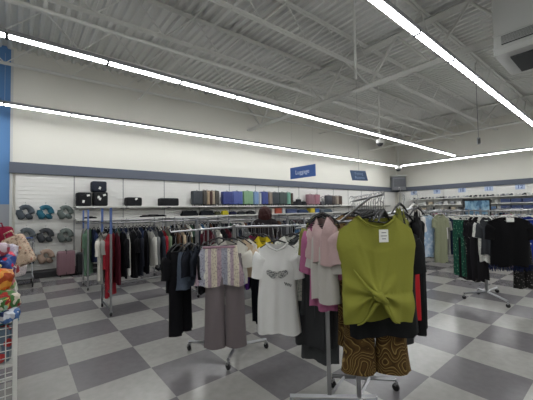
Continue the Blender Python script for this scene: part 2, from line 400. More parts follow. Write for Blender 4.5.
# soft cases in packing covers with white tags, left
def soft(name, w_, d_, h_, m, lab, loc, tags, cat='suitcase'):
    t = thing(name, lab, cat, loc)
    bm = NB(); box(bm, (0, 0, h_/2), (w_, d_, h_), 0, .05); obj('body', bm, m, t, True)
    bm = NB(); tube(bm, [(-w_*.48, -d_*.5, h_*.55), (0, -d_*.52, h_*.55), (w_*.48, -d_*.5, h_*.55)], .006, 6); box(bm, (0, -d_/2, h_*.28), (w_*.7, .02, h_*.36), 0, .008); obj('front_pocket', bm, m, t)
    for k in (-1, 1):
        bm = NB(); tube(bm, [(k*w_*.08+q*.0+(-.09+.09*j)*1.0, -d_*.5, h_*.75+(0.05 if j == 1 else 0)) for j in range(3) for q in (0,)], .008, 6); obj('handle', bm, BLACKP, t) if k == 1 else bm.free()
    for (tx, tz) in tags:
        bm = NB(); box(bm, (0, 0, 0), (.05, .004, .07), 0); o = obj('paper_tag', bm, PAPER, t); o.location = (tx*w_, -d_/2-.022, tz*h_); o.rotation_euler.y = 2.3*tx+tz
    return t
NAVY = mat('navy_nylon', '262b38', .75, 0, .3, .3, 30); BLKN = mat('black_nylon', '17181b', .75, 0, .3, .3, 30)
def cx(a, b_, y): return (sx(a, y)+sx(b_, y))/2, abs(sx(b_, y)-sx(a, y))
c_, W = cx(76.5, 92.5, 6.07); soft('suitcase', W*.93, .34, .36, BLKN, 'black soft suitcase with white tags at the left end of the top shelf', (c_, 6.25, ZS+.012), [(.25, .78), (-.08, .33)])
c_, W = cx(93.5, 109, 6.07); soft('suitcase', W*.9, .34, .38, BLKN, 'black soft suitcase with several tags under the navy one', (c_, 6.25, ZS+.012), [(-.2, .62), (-.1, .5), (.22, .78)])
c_, W = cx(91.5, 108, 6.07); soft('suitcase', W*.9, .32, .29, NAVY, 'navy soft suitcase stacked on top of the black one', (c_, 6.25, ZS+.395), [(0, .35)])
c_, W = cx(126, 143, 6.1); soft('duffel_bag', W*.92, .3, .25, BLKN, 'small black duffel bag with a tag alone on the top shelf', (c_, 6.25, ZS+.012), [(.1, .8)], 'bag')
c_, W = cx(160, 180, 6.1); soft('duffel_bag', W*.92, .3, .24, BLKN, 'black duffel bag left of the charcoal suitcases', (c_, 6.25, ZS+.012), [], 'bag')
# dark shoes / bags heap and things on the lower shelf
def bag(lab, m, loc, w_, h_, d_=.2, cat='bag', name='handbag'):
    t = thing(name, lab, cat, loc)
    bm = NB(); box(bm, (0, 0, h_*.42), (w_, d_, h_*.84), 0, min(.05, w_*.2))
    for v in bm.verts:
        if v.co.z > h_*.5: v.co.x *= .86; v.co.y *= .6
    obj('body', bm, m, t, True)
    bm = NB(); tube(bm, [(-w_*.22, 0, h_*.78), (-w_*.16, 0, h_*.97), (0, 0, h_*1.03), (w_*.16, 0, h_*.97), (w_*.22, 0, h_*.78)], .008, 6); obj('strap', bm, m, t)
    return t
for a, b_, h_, c, lab in [(294, 298, .2, '26272a', 'black handbag just right of the tall suitcases on the top shelf'), (298, 303, .32, '2f3033', 'taller charcoal handbag with raised strap on the top shelf'), (303, 308, .2, '232427', 'low black handbag left of the pink suitcases'), (322, 327, .2, '303238', 'small slate bag between pink and dark suitcases')]:
    c_, W = cx(a, b_, 6.1); bag(lab, cloth(c), (c_, 6.22, ZS+.012), W*.95, h_)
low = [(141, 168, .07, '1c1c1f', 'flat black folded bag on the lower shelf beneath the duffels'), (84, 98, .05, '1f1f22', 'flat black pouch on the lower shelf behind the blue poles'),
       (182, 200, .2, '202225', 'wide black bag on the lower shelf under the charcoal suitcases'), (201, 216, .2, '24272c', 'black bag next to the wide one on the lower shelf'),
       (216.5, 222, .16, '51533f', 'olive bag left of the yellow one'), (223, 230, .18, 'c9bd3a', 'yellow bag on the lower shelf'), (231, 238, .14, '2a2c44', 'dark navy bag right of the yellow one'),
       (239, 247, .14, '3a3d40', 'grey bag on the lower shelf below the blue suitcases'), (248, 257, .14, '2a2b2d', 'black bag left of the shopper on the lower shelf'),
       (269, 272, .22, '86aa9c', 'mint box standing on the lower shelf'), (272.5, 275, .2, 'cbb9ae', 'pale pink box on the lower shelf'), (276, 282.5, .22, 'a04a36', 'orange red box on the lower shelf'),
       (283, 286, .2, 'b9bdbf', 'white box right of the orange one'), (287, 298, .18, '39456a', 'navy bag on the lower shelf right of the white box'), (299, 310, .17, '42506e', 'slate blue bag on the lower shelf'),
       (311, 315.5, .2, 'c7b437', 'mustard yellow box on the lower shelf'), (316, 320, .18, '3c62a0', 'bright blue box beside the mustard one'), (321, 334, .18, '5b6670', 'grey bag at the right of the lower shelf')]
for a, b_, h_, c, lab in low:
    c_, W = cx(a, b_, 6.08)
    if 'box' in lab:
        bm = NB(); box(bm, (0, 0, h_/2), (W*.92, .22, h_), 0, .006); t = obj('storage_box', bm, hard(c)); t.location = (c_, 6.22, ZS2+.012); tag(t, lab, 'box')
        bm = NB(); box(bm, (0, 0, h_-.02), (W*.95, .226, .04), 0, .004); obj('lid', bm, hard(c), t)
    else: bag(lab, cloth(c), (c_, 6.22, ZS2+.012), W*.94, h_)

# neck pillows on pegs
def pillow(px, py, c, lab, rot=0):
    p = on(px, py, 1, 6.33)
    pr_ = cloth(c); bm = NB(); n = 14
    pts = []; rs = []
    for i in range(n+1):
        a = PI*(-.36)+ (2*PI-.28*PI)*i/n + PI*0
        a = PI*.5+ (PI*.16) + (2*PI-.32*PI)*i/n
        # opening points down
        a = -PI/2+PI*.12+(2*PI-.24*PI)*i/n
        pts.append((math.cos(a)*(.115 if math.sin(a) > -.3 else .09), 0, math.sin(a)*.15)); rs.append((.072-.014*math.sin(a)) if 0 < i < n else .03)
    pts = [(x, y, z) for x, y, z in pts]; tube(bm, pts, rs, 12)
    o = obj('neck_pillow', bm, pr_, None, True); o.location = (p.x, p.y-.02, p.z); o.rotation_euler.y = rot; tag(o, lab, 'neck pillow')
    bm = NB(); box(bm, (0, -.0, .2), (.09, .006, .06)); obj('hang_card', bm, PAPER, o)
    bm = NB(); tube(bm, [(0, .1, .0), (0, -.12, .0), (0, -.14, .02)], .005, 6); k = obj('display_peg', bm, CHROME); k.location = (p.x, 6.37, p.z+.245)
    tag(k, 'chrome display peg holding a neck pillow on the slatwall', 'peg', 'pillow pegs')
pil = [(25.5, 213, '4b5157', 'dark grey neck pillow, top left of the wall display'), (45.5, 213, '2f5f70', 'teal neck pillow in the top row'), (65.5, 213, '626b68', 'grey green neck pillow, top right of the display'),
       (26.5, 236, '565b5e', 'grey neck pillow with black centre, left of the middle row'), (45.5, 236, '3d3f42', 'charcoal neck pillow in the middle of the display'), (65.5, 236, '5f6663', 'grey neck pillow, right of the middle row'),
       (27, 258, '3f4a55', 'dark blue grey neck pillow half behind the patterned bag'), (46, 257, '9a8577', 'beige neck pillow in the bottom row')]
for q in pil: pillow(*q)
p = on(64, 275, 2, 0)
suitcase('suitcase', .36, .25, .62, hard('7d5f66'), 'dusty pink upright suitcase standing on the floor by the neck pillows', (p.x+.02, 6.02-.12-.02, 0))
p = on(79, 266, 1, 5.86); suitcase('suitcase', .3, .26, .55, hard('1d1e21'), 'black suitcase on the floor right of the pink one', (p.x+.1, 5.9, 0))

# ------------------------------------------------------------------ hangers and garments
def hanger_obj(m_body, w_=.4, parts=True):
    bm = NB()
    tube(bm, [(-w_/2, 0, -.075), (-w_*.25, 0, -.03), (0, 0, -.005), (w_*.25, 0, -.03), (w_/2, 0, -.075)], [.005, .008, .01, .008, .005], 6)
    tube(bm, [(-w_/2, 0, -.075), (0, 0, -.088), (w_/2, 0, -.075)], .004, 5)
    return bm
def hook_bm():
    bm = NB(); pts = [(0, 0, -.005), (0, 0, .055)]
    for k in range(9):
        a = -PI*.35+PI*1.3*k/8*1.0
        pts.append((.024*math.cos(a)-.0, 0, .09+.024*math.sin(a)))
    tube(bm, pts, .0026, 5); return bm
HK = {}
def hanger(kind, loc, rz, lab, grp):
    if kind not in HK:
        m = {'black': BLACKP, 'white': WHITEP, 'clear': mat('clear_grey_plastic', '9a9c9c', .3)}[kind]
        t = thing('clothes_hanger', lab, 'hanger', loc, rz, grp)
        obj('hanger_body', hanger_obj(m), m, t); obj('hook', hook_bm(), CHROME, t); HK[kind] = t; t.scale.x = min(1, LW[0]*.92/.4); return t
    t = dup(HK[kind], loc, rz, lab, grp); t.scale.x = min(1, LW[0]*.92/.4)
    if not grp and 'group' in t: del t['group']
    return t

def sheet(bm, hw, zt_f, zt_b, zb, th, seed, folds=.012, nx=14, nz=12, extra=None):
    """two cloth sheets (front, back) joined at the sides; hw(v) half width, z from top edge to hem"""
    R = random.Random(seed); ph = [R.uniform(0, 6.28) for _ in range(6)]; fk = [R.uniform(5, 9), R.uniform(10, 16)]
    V = {}
    for side in (0, 1):
        for i in range(nx+1):
            u = -1+2*i/nx
            for j in range(nz+1):
                v = j/nz
                if side and i in (0, nx): V[side, i, j] = V[0, i, j]; continue
                zt = (zt_f if side == 0 else zt_b)(u); z = zt+(zb(u)-zt)*v
                x = u*hw(v)
                t_ = th*(.25+.75*min(1, v*4))*math.sqrt(max(0, 1-u*u))**.8*.5
                f = folds*(.2+.8*v)*(math.sin(fk[0]*u+ph[0]+side*2)+.6*math.sin(fk[1]*u+ph[1]+v*2+side))
                if abs(u) > .999: f = 0
                y = (-t_ if side == 0 else t_)+f
                x += folds*.5*math.sin(v*7+ph[2])*(1 if abs(u) > .5 else 0)
                if extra and side == 0: x, y, z = extra(x, y, z, u, v)
                V[side, i, j] = bm.verts.new((x, y, z))
    for side in (0, 1):
        for i in range(nx):
            for j in range(nz):
                bm.faces.new((V[side, i, j], V[side, i+1, j], V[side, i+1, j+1], V[side, i, j+1]))
def sleeve(bm, s, x0, z0, L, r0_, r1_, ang=80, yf=.5):
    a = math.radians(ang); pts = []; n = 5; rings = []
    for i in range(n+1):
        t = i/n; a2 = a*(.65+.35*min(1, t*2)); c = Vector((s*(x0+L*t*math.cos(a2)), 0.004*math.sin(5*t), z0-L*t*math.sin(a2)))
        r = r0_+(r1_-r0_)*t; rr = []
        for k in range(10):
            q = k*2*PI/10; d = Vector((s*math.sin(a2), 0, math.cos(a2)))*math.cos(q)*r+Vector((0, 1, 0))*math.sin(q)*r*yf*(1+.15*math.sin(3*q+4*t))
            d.z = min(d.z, .045); rr.append(bm.verts.new(c+d))
        rings.append(rr)
    for A, B in zip(rings, rings[1:]):
        for k in range(10): bm.faces.new((A[k], A[(k+1) % 10], B[(k+1) % 10], B[k]))
    bm.faces.new(rings[0]);
def top_edge(nw, sw, drop, scoop):
    def f(u):
        x = abs(u)*sw
        if x < nw: return -.012-scoop*math.cos(x/nw*PI/2)**.7 if x < nw*.999 else -.012
        return -.012-drop*((x-nw)/(sw-nw))
    return f
def garment_bm(kind, w_, L, seed, th=.07, sl=.2, scoop=.09, flare=1.05, folds=.012, extra=None, nx=14, nz=12, drop=.075):
    bm = NB()
    if kind in ('top', 'dress', 'tank'):
        sw = w_/2; nw = min(.1, sw*.42) if w_ != .475 else .122 if kind != 'tank' else sw*.6
        if w_ == .475: hw = lambda v: sw*((1+.10*min(1, v/.16)) if v < .2 else 1.10-.10*min(1, (v-.2)/.22)-.06*max(0, v-.42))
        else: hw = lambda v: sw*(1 if v < .08 else 1-.1*math.sin(min(1, v*1.7)*PI/1.6)+ (flare-1)*v*1.0)
        if kind == 'tank':
            sheet(bm, lambda v: sw*(.78+.22*min(1, v*3)+(flare-1)*v), top_edge(nw, sw, .09, scoop), top_edge(nw, sw, .09, .05), lambda u: -L+.01*math.sin(6*u), th, seed, folds, nx, nz, extra)
        else:
            sheet(bm, hw, top_edge(nw, sw, drop, scoop), top_edge(nw, sw, drop, .02), lambda u: -L+.012*math.sin(5*u+seed), th, seed, folds, nx, nz, extra)
            if sl:
                for s in (-1, 1): sleeve(bm, s, sw*.82, -.075-drop, sl, .078, .068 if sl < .3 else .045)
    elif kind == 'skirt':
        sw = w_/2
        sheet(bm, lambda v: sw*(.70+.36*v**.8*flare), lambda u: -.06, lambda u: -.06, lambda u: -.06-L+.012*math.sin(6*u), th, seed, folds*1.2, nx, nz)
    elif kind == 'trousers':
        sw = w_/2
        sheet(bm, lambda v: sw*(.9+.12*v), lambda u: -.07, lambda u: -.07, lambda u: -.07-.3, th, seed, folds*.6, nx, 5)
        for s in (-1, 1):
            rings = []
            for i in range(9):
                t = i/8; zc_ = -.32-(L-.25)*t; xc = s*sw*(.5+.04*t); rx = sw*(.5-.04*t+flare*.08*t*t); ry = th*.5
                rings.append([bm.verts.new((xc+rx*math.cos(q*2*PI/14), ry*math.sin(q*2*PI/14)*(1+.2*math.sin(3*q+seed))+folds*.6*math.sin(q*2.3+seed)*t, zc_+.006*math.sin(q))) for q in range(14)])
            for A, B in zip(rings, rings[1:]):
                for k in range(14): bm.faces.new((A[k], A[(k+1) % 14], B[(k+1) % 14], B[k]))
    return bm
PRO = {}
LW = [.42]
def gar(kind, m, w_, L, loc, rz, lab, grp=None, seed=0, cat=None, name=None, **kw):
    LW[0] = w_
    name = name or {'top': 'shirt', 'tank': 'tank_top', 'dress': 'dress', 'skirt': 'skirt', 'trousers': 'trousers'}[kind]
    key = (kind, m.name, round(w_, 2), round(L, 2), seed, tuple(sorted((a, b) for a, b in kw.items() if a != 'extra')), kw.get('extra') is not None)
    if key in PRO: o = PRO[key].copy(); col.objects.link(o)
    else:
        o = obj(name, garment_bm(kind, w_, L, seed, **kw), m, None, True); PRO[key] = o
    o.location = loc; o.rotation_euler.z = rz; tag(o, lab, cat or name.replace('_', ' '), grp)
    if not grp and 'group' in o: del o['group']
    return o
CN = {'141417': 'black', '1b1d24': 'black navy', '2c3038': 'charcoal', '3a3c3f': 'dark grey', '6a6c6c': 'grey', '8f8f8a': 'light grey', 'c9c6bd': 'cream', 'd8d7d2': 'white', '8c2630': 'red',
      '232c45': 'navy', '3f5f80': 'blue', '6c7a63': 'sage', '4e6b57': 'green', '40205f': 'purple', 'a86f80': 'pink', '5a4032': 'brown', '6f6248': 'khaki', '4a1c26': 'maroon', '8a9bb0': 'pale blue', '3a4f42': 'dark green', 'b7a48c': 'beige'}
GC = {}
def packed(cstart, direction, length, z, n, where, colors, rackid, w_=.42, L=(.6, .8), kinds=('top', 'tank', 'top', 'dress'), hk='black', seed=1, yawj=.07, hang=True, seeds=4):
    """garments hung edge on along a rail"""
    R = random.Random(seed); d = Vector(direction).normalized(); rz0 = math.atan2(d.y, d.x)+PI/2
    for i in range(n):
        t = (i+.5)/n*length+R.uniform(-.008, .008); p = Vector(cstart)+d*t
        c = R.choice(colors); k = R.choice(kinds); rz = rz0+R.uniform(-yawj, yawj)
        Lq = R.choice([L[0], (L[0]+L[1])/2, L[1]])+(.12 if k == 'dress' else 0)
        nm = {'top': 'shirt', 'tank': 'tank top', 'dress': 'dress', 'skirt': 'skirt', 'trousers': 'pair of trousers'}[k]
        a = 'long' if Lq > .85 else ('short' if Lq < .62 else 'mid length')
        lab = f'{a} {CN[c]} {nm} on the {where}'
        kw = dict(th=.055)
        if k == 'top': kw['sl'] = R.choice([.18, .18, .42])
        gar(k, cloth(c), w_ if k != 'trousers' else .34, Lq, (p.x, p.y, z-.14), rz, lab, f'{a} {CN[c]} {nm}s on the {where}', R.randrange(seeds), **kw, nx=8, nz=7)
        if hang: hanger(hk, (p.x, p.y, z-.125), rz, f'{hk} hanger on the {where}', f'{hk} hangers on the {where}')

# racks
def caster(parent, x, y):
    bm = NB(); lathe(bm, [(.004, -.012), (.027, -.012), (.03, -.006), (.03, .006), (.027, .012), (.004, .012)], (x, y, .03), 14, 'X'); c = obj('caster', bm, WHEEL, parent)
    bm = NB(); box(bm, (x, y, .06), (.036, .02, .03), 0, .003); tube(bm, [(x, y, .06), (x, y, .1)], .006, 6); obj('fork', bm, CHROME, c)
def fourway(lab, c, base, post_h, arms, posts=None):
    """base: list of (dx,dy) feet; arms: list of (dx,dy,z_end) sloping display arms"""
    t = thing('clothes_rack', lab, 'clothes rack', (c[0], c[1], 0))
    for (dx, dy) in base:
        bm = NB(); tube(bm, [(0, 0, .11), (dx, dy, .095)], .017, 4); obj('foot_bar', bm, CHROME, t); caster(t, dx, dy)
    for (ax, ay) in (posts or [(0, 0)]):
        bm = NB(); box(bm, (ax, ay, post_h/2+.05), (.032, .032, post_h-.1), math.radians(-40), .003); obj('post', bm, CHROME, t)
    for (dx, dy, z) in arms:
        bm = NB(); tube(bm, [(0, 0, post_h-.02), (dx, dy, z), (dx*1.02, dy*1.02, z+.03)], .010, 8); obj('display_arm', bm, CHROME, t)
    return t
def straight(lab, c, direction, L, z, wid=.5, top=None, blue=False, grp=None):
    """H-ended rolling rack with one rail (or two) """
    d = Vector(direction).normalized(); rz = math.atan2(d.y, d.x)
    t = thing('rolling_rack', lab, 'clothes rack', (c[0], c[1], 0), rz, grp)
    for s in (-1, 1):
        for q in (-1, 1):
            bm = NB(); box(bm, (s*L/2, q*wid/2, .05+z/2), (.028, .028, z-.02), 0, .003); u = obj('upright', bm, STEEL, t)
            if blue and s < 0:
                bm = NB(); box(bm, (s*L/2, q*wid/2, z+.04), (.031, .031, .39), 0, .003); obj('blue_sleeve', bm, BLUEM, u)
            caster(t, s*L/2, q*wid/2)
        for zz in (.1, .34, z):
            bm = NB(); box(bm, (s*L/2, 0, zz), (.024, wid, .024)); obj('cross_bar', bm, STEEL, t)
    bm = NB(); tube(bm, [(-L/2, 0, z), (L/2, 0, z)], .014, 8); obj('rail', bm, CHROME, t)
    bm = NB(); box(bm, (0, wid/2-.0, .34), (L, .02, .02)); obj('stretcher', bm, STEEL, t)
    return t
UX = (1, 0, 0); RD = (r0.x, r0.y, 0)
DARKS = ['141417', '141417', '1b1d24', '2c3038', '3a3c3f', '232c45']
MIXD = DARKS+['141417', '6a6c6c', '5a4032', 'c9c6bd', '3f5f80', '4a1c26', '3a4f42']
MIXL = DARKS+['8f8f8a', 'c9c6bd', 'd8d7d2', '8a9bb0', '6c7a63', 'b7a48c', 'a86f80', '3f5f80']

# wall rail
packed((.85, 6.05, 0), UX, 8.9, 1.27, 86, 'luggage wall rail', MIXD, 'w', L=(.55, .75), seed=3, seeds=3, hang=False)
# rack A and its neighbour, rack B
straight('left rolling rack nearest the luggage wall', (1.42, 4.13), UX, 1.5, 1.36, .56, blue=True)
packed((.78, 4.13, 0), UX, 1.32, 1.36, 17, 'left rolling rack near the wall', DARKS+['3a4f42', '6a6c6c'], 'A', L=(.7, .85), seed=5)
straight('second rolling rack from the left nearest the luggage wall', (3.2, 4.13), UX, 1.5, 1.36, .56)
packed((2.52, 4.13, 0), UX, 1.35, 1.36, 17, 'second rolling rack near the wall', MIXD, 'A2', seed=6)
rb = straight('steel rolling rack with blue sleeved uprights and the red garment at its end', (1.36, 2.19), UX, 1.4, 1.36, .6, blue=True)
# outside pieces of rack B and A, one by one
def edge(kind, m, x, y, z, L, lab, w_=.42, dz=0, rz=PI/2, hk='black', hlab=None, **kw):
    o = gar(kind, m, w_, L, (x, y, z-.14-dz), rz, lab, **kw)
    hanger(hk, (x, y, z-.125), rz, hlab or f'{hk} hanger holding the '+' '.join(lab.split()[:11]), None)
    return o
edge('dress', cloth('5c7663'), .72, 4.13, 1.36, .95, 'green dress at the left end of the rear rolling rack', rz=PI/2-.5, sl=.25)
seqB = [('top', 'c9c6bd', .72, 'cream blouse at the left end of the blue sleeved rack', .2, .53), ('top', '8f8f8a', .75, 'light grey top behind the cream blouse', .18, .58),
        ('dress', '8c2630', .98, 'red dress reaching lowest on the blue sleeved rack', .4, .63), ('dress', '4a1c26', .8, 'maroon dress beside the red one', 0, .82),
        ('top', '141417', .72, 'black top right of the red dress', .42, .90), ('tank', 'd8d7d2', .7, 'slim white tank top right of the red dress', 0, .98), ('dress', '141417', .75, 'black dress in the left half of the blue sleeved rack', .2, 1.06), ('top', '1b1d24', .72, 'black navy shirt in the left half of the blue sleeved rack', .42, 1.14),
        ('dress', '141417', .7, 'black sleeveless dress at mid rail of the blue sleeved rack', 0, 1.26), ('top', 'b3b1ab', .6, 'white top with dark neck at mid rail of the blue sleeved rack', .42, 1.34), ('top', '6a6c6c', .62, 'grey cardigan right of the white top', .42, 1.42),
        ('top', '2c3038', .7, 'charcoal shirt before the bright red one', .42, 1.49), ('top', '8c2630', .68, 'bright red shirt at mid rail of the blue sleeved rack', .42, 1.56), ('top', '6c7a63', .7, 'sage shirt right of the bright red one', .42, 1.62),
        ('dress', '141417', .72, 'black dress right of the sage shirt', .2, 1.68), ('top', '5a4032', .66, 'brown top in the right half of the blue sleeved rack', .2, 1.75), ('dress', '141417', .68, 'black dress before the beige top', .2, 1.81),
        ('top', 'b7a48c', .62, 'beige top near the right end of the blue sleeved rack', .42, 1.87), ('top', '141417', .7, 'black shirt right of the beige top', .42, 1.93), ('tank', '6f6248', .66, 'khaki tank top at the right end of the blue sleeved rack', 0, 1.98)]
for i, (k, c, L, lab, sl, x) in enumerate(seqB):
    if i in (0, 2): x += .09
    kw = {'sl': sl} if k != 'tank' else {}
    edge(k, cloth(c), x, 2.19, 1.36, L, lab, rz=PI/2+(-.55 if i in (0, 2) else random.uniform(-.15, .15)), seed=i, th=.06, w_=.3 if c in ('d8d7d2', 'c9c6bd', '8f8f8a') and i > 4 else .42, **kw)

# middle field: diagonal rack F and others behind it
pF = dist(284, 223, 4.7)
straight('rolling rack behind the white tee with purple and black clothes', (pF.x, pF.y), RD, 1.5, 1.27, .5)
dF = Vector(RD).normalized()
packed((pF.x-dF.x*.68, pF.y-dF.y*.68, 0), RD, 1.36, 1.27, 20, 'rack behind the white tee', DARKS+['3f5f80', '5a4032', '6a6c6c', '40205f'], 'F', L=(.6, .8), seed=9)
for k, (px, dep, n) in enumerate([(318, 6.6, 15), (232, 6.3, 13), (345, 8.8, 14), (300, 8.4, 14)]):
    q = dist(px, 215, dep); wh = ['rack far behind the pink top', 'rack far behind the floral top', 'rack beside the wall end', 'rack deep in the middle aisle'][k]
    straight('rolling '+wh, (q.x, q.y), UX, 1.4, 1.32, .5)
    packed((q.x-.62, q.y, 0), UX, 1.25, 1.32, n, wh, MIXD, 'm%d' % k, seed=20+k)

# ------------------------------------------------------------------ rack C: pants, white tee, black trousers
C0 = (1.48, -.03)
LD = Vector((-r0.x, -r0.y, 0)); FD = Vector((-math.sin(YAW), -math.cos(YAW), 0))
cb = on(236, 346, 2, .1); C0 = (cb.x, cb.y)
def off(px, py): q = on(px, py, 2, .1); return (q.x-C0[0], q.y-C0[1])
fourway('chrome four way rack carrying the mauve trousers and black trousers', C0, [off(189, 341), off(266, 339), off(228, 359), (.28, .34)], 1.36,
        [(-.52, .42, 1.30), (.46, -.38, 1.34), (-.26, -.4, 1.36), (.3, .37, 1.34)])
RZC = -YAW
# left arm: black trousers, jeans, dark things edge on
def along(c, e, t): return (c[0]+e[0]*t, c[1]+e[1]*t)
armL = (-.52, .42)
lst = [('trousers', cloth('141417'), .84, 'wide black trousers hanging lowest at the left of the chrome rack', .86, .28), ('top', cloth('141417'), .48, 'black shirt over the wide black trousers', .93, .26), ('trousers', DENIM, .38, 'cropped blue jeans left of the floral top', .74, .3),
       ('tank', cloth('1b1d24'), .32, 'black navy top beside the jeans', .7, .4), ('tank', cloth('2c3038'), .32, 'charcoal shirt right of the jeans', .6, .3), ('dress', cloth('141417'), .5, 'black dress between jeans and floral top', .48, .36), ('top', SPECKLE, .45, 'pale speckled top just left of the floral top', .34, .36)]
for i, (k, m, L, lab, t, w_) in enumerate(lst):
    p = along(C0, armL, t); z = 1.34-.04*t
    edge(k, m, p[0], p[1], z, L, lab, w_=w_, rz=RZC+PI/2+(-.45 if i < 3 else -.2+.1*(i % 3)), seed=i, **({'th': .12} if k == 'trousers' else {}))
# front arm: floral peplum top over mauve trousers, cream tops behind
pt = dist(219, 240, 3.02)
RZF = RZC+.12
PRO.clear()
o = gar('skirt', STRIPEF, .48, .39, (pt.x, pt.y, 1.225), RZF, 'floral striped shirred peplum top over the mauve trousers', name='peplum_top', cat='top', seed=3, th=.1, folds=.016, flare=1.0, nx=30, nz=14)
bm = NB()
tube(bm, [(-.155, -.045, -.07), (-.05, -.057, -.068), (.05, -.057, -.068), (.155, -.045, -.07)], .012, 6); obj('elastic_band', bm, cloth('9a7c88'), o, True)
pm = gar('trousers', mat('mauve_cotton', '746c6e', .9, 0, .1, .2, 40), .39, .92, (pt.x+.06, pt.y, 1.15), RZF, 'mauve grey wide leg trousers below the floral peplum top', seed=1, th=.12, flare=1.2, folds=.02)
hanger('black', (pt.x, pt.y, 1.25), RZF, 'black hanger over the floral peplum top', None)
q = dist(243, 236, 3.2)
for k, (c, px, dep, L, lab) in enumerate([('c9c6bd', 240, 3.14, .46, 'cream blouse just right of the floral peplum top'), ('b7a48c', 246, 3.24, .42, 'beige striped top behind the cream blouse'), ('c9c6bd', 251, 3.34, .36, 'second cream top near the pink one')]):
    q = dist(px-8, 235, dep); gar('top', cloth(c), .34, L, (q.x, q.y, 1.22), RZC-.3, lab, seed=k+3, sl=.14)
    hanger('black', (q.x, q.y, 1.235), RZC-.3, 'black hanger of the '+' '.join(lab.split()[:10]), None)
# right arm: pink, yellow, dark long piece, white tee
for k, (c, px, dep, L, w_, lab) in enumerate([('8e2f55', 254, 3.5, .42, .22, 'magenta top between cream tops and yellow one'), ('c7b12c', 263, 3.35, .4, .24, 'bright yellow top left of the white tee'), ('1b1d24', 259, 3.42, .98, .2, 'long dark dress hanging left of the white tee')]):
    q = dist(px, 235, dep); gar('top' if k < 2 else 'tank', cloth(c), w_, L, (q.x, q.y, 1.24), RZC-.4, lab, seed=k, **({'sl': .1} if k < 2 else {}))
    hanger('black', (q.x, q.y, 1.255), RZC-.4, 'black hanger of the '+' '.join(lab.split()[:10]), None)
qt = dist(277, 239, 2.68); RZT = RZC-.12
tee = gar('top', mat('white_cotton', 'dadad8', .95, 0, .1, .2, 30), .33, .80, (qt.x, qt.y, 1.235), RZT, 'white oversized tee with grey winged print, facing the aisle', name='tee_shirt', cat='shirt', seed=2, sl=.2, th=.1, scoop=.06, flare=1.27, folds=.010, nx=22, nz=20, drop=.06)
hanger('black', (qt.x, qt.y, 1.25), RZT, 'black hanger with chrome hook holding the white tee', None)
def snap(o, x, z, off=.006):      # front surface of a garment at x,z
    ok, co, nn, i = o.ray_cast(Vector((x, -1, z)), Vector((0, 1, 0)))
    return (co.y if ok else -.04)-off
PR = ramp_mat('grey_ornament', vor(90), [(0, '56585a'), (.3, '77797a'), (.5, 'b0b0ad')])
bpy.context.view_layer.update()
for s in (-1, 1):
    bm = NB(); cx_, cz_ = s*.046, -.28; n = 14
    cen = bm.verts.new((cx_, snap(tee, cx_, cz_), cz_)); ring = []
    for k in range(n):
        a = 2*PI*k/n; r = .036*(1+.25*math.cos(2*a-s*.8)+.12*math.sin(3*a)); x = cx_+r*math.cos(a)*1.15; z = cz_+r*math.sin(a)*1.1; ring.append(bm.verts.new((x, snap(tee, x, z), z)))
    for k in range(n): bm.faces.new((cen, ring[k], ring[(k+1) % n]))
    obj('wing_print', bm, PR, tee)
bm = NB()
pts = []
for k in range(26):
    t = k/25; x = .06+.06*t; z = -.36+.014*math.sin(t*26)-.02*t; pts.append((x, snap(tee, x, z, .003), z))
tube(bm, pts, .0022, 4); obj('script_print', bm, mat('print_grey', '5d5f60', .9), tee)
bm = NB(); tube(bm, [(-.095, -.02, -.012), (-.07, -.035, -.05), (0, -.045, -.08), (.07, -.035, -.05), (.095, -.02, -.012)], .008, 6); obj('neck_band', bm, cloth('c0c0bc'), tee, True)

# ------------------------------------------------------------------ rack D: the front rack
c1 = on(329.5, 396, 2, .1).xy; c2 = on(359, 397, 2, .1).xy; CD = (c1+c2)/2+Vector((.12, .12))
t = thing('clothes_rack', 'chrome double post rack in front carrying the olive top', 'clothes rack', (0, 0, 0))
fa, fb, fc, fd = [on(x_, y_, 2, .1) for x_, y_ in ((290, 396), (376, 397), (332, 376), (395, 379))]
for (a, b_) in [(fa, fb), (fc, fd)]:
    bm = NB(); tube(bm, [(a[0], a[1], .1), (b_[0], b_[1], .1)], .018, 4); obj('foot_bar', bm, CHROME, t)
for q in (fa, fb, fc, fd): caster(t, q.x+.01, q.y)
for p in (c1, c2):
    bm = NB(); box(bm, (p.x, p.y, .75), (.03, .025, 1.32), math.radians(-45), .003); obj('post', bm, CHROME, t)
bm = NB(); tube(bm, [(c1.x, c1.y, .1), tuple(fc.lerp(fd, .2))], .014, 4); tube(bm, [(c2.x, c2.y, .1), tuple(fc.lerp(fd, .6))], .014, 4); obj('cross_bar', bm, CHROME, t)
bm = NB(); tube(bm, [(c1.x, c1.y, 1.41), (c2.x, c2.y, 1.41)], .014, 8)
obj('top_bar', bm, CHROME, t)
near = dist(383, 190, 1.92); far = dist(353, 206, 2.7)
zr = 1.575
bm = NB(); tube(bm, [(near.x, near.y, zr+.02), (far.x, far.y, zr)], .009, 8); mq = near.lerp(far, .35); tube(bm, [(mq.x, mq.y, zr+.01), ((c1.x+c2.x)/2, (c1.y+c2.y)/2, 1.41)], .009, 8); obj('rail', bm, CHROME, t)
lft = dist(296, 220, 2.72)
bm = NB(); tube(bm, [(c1.x, c1.y, 1.40), (lft.x, lft.y, 1.34)], .009, 8); obj('display_arm', bm, CHROME, t)
rgt = dist(412, 200, 2.5)
bm = NB(); tube(bm, [(c2.x, c2.y, 1.41), (rgt.x, rgt.y, 1.50)], .009, 8); obj('display_arm', bm, CHROME, t)

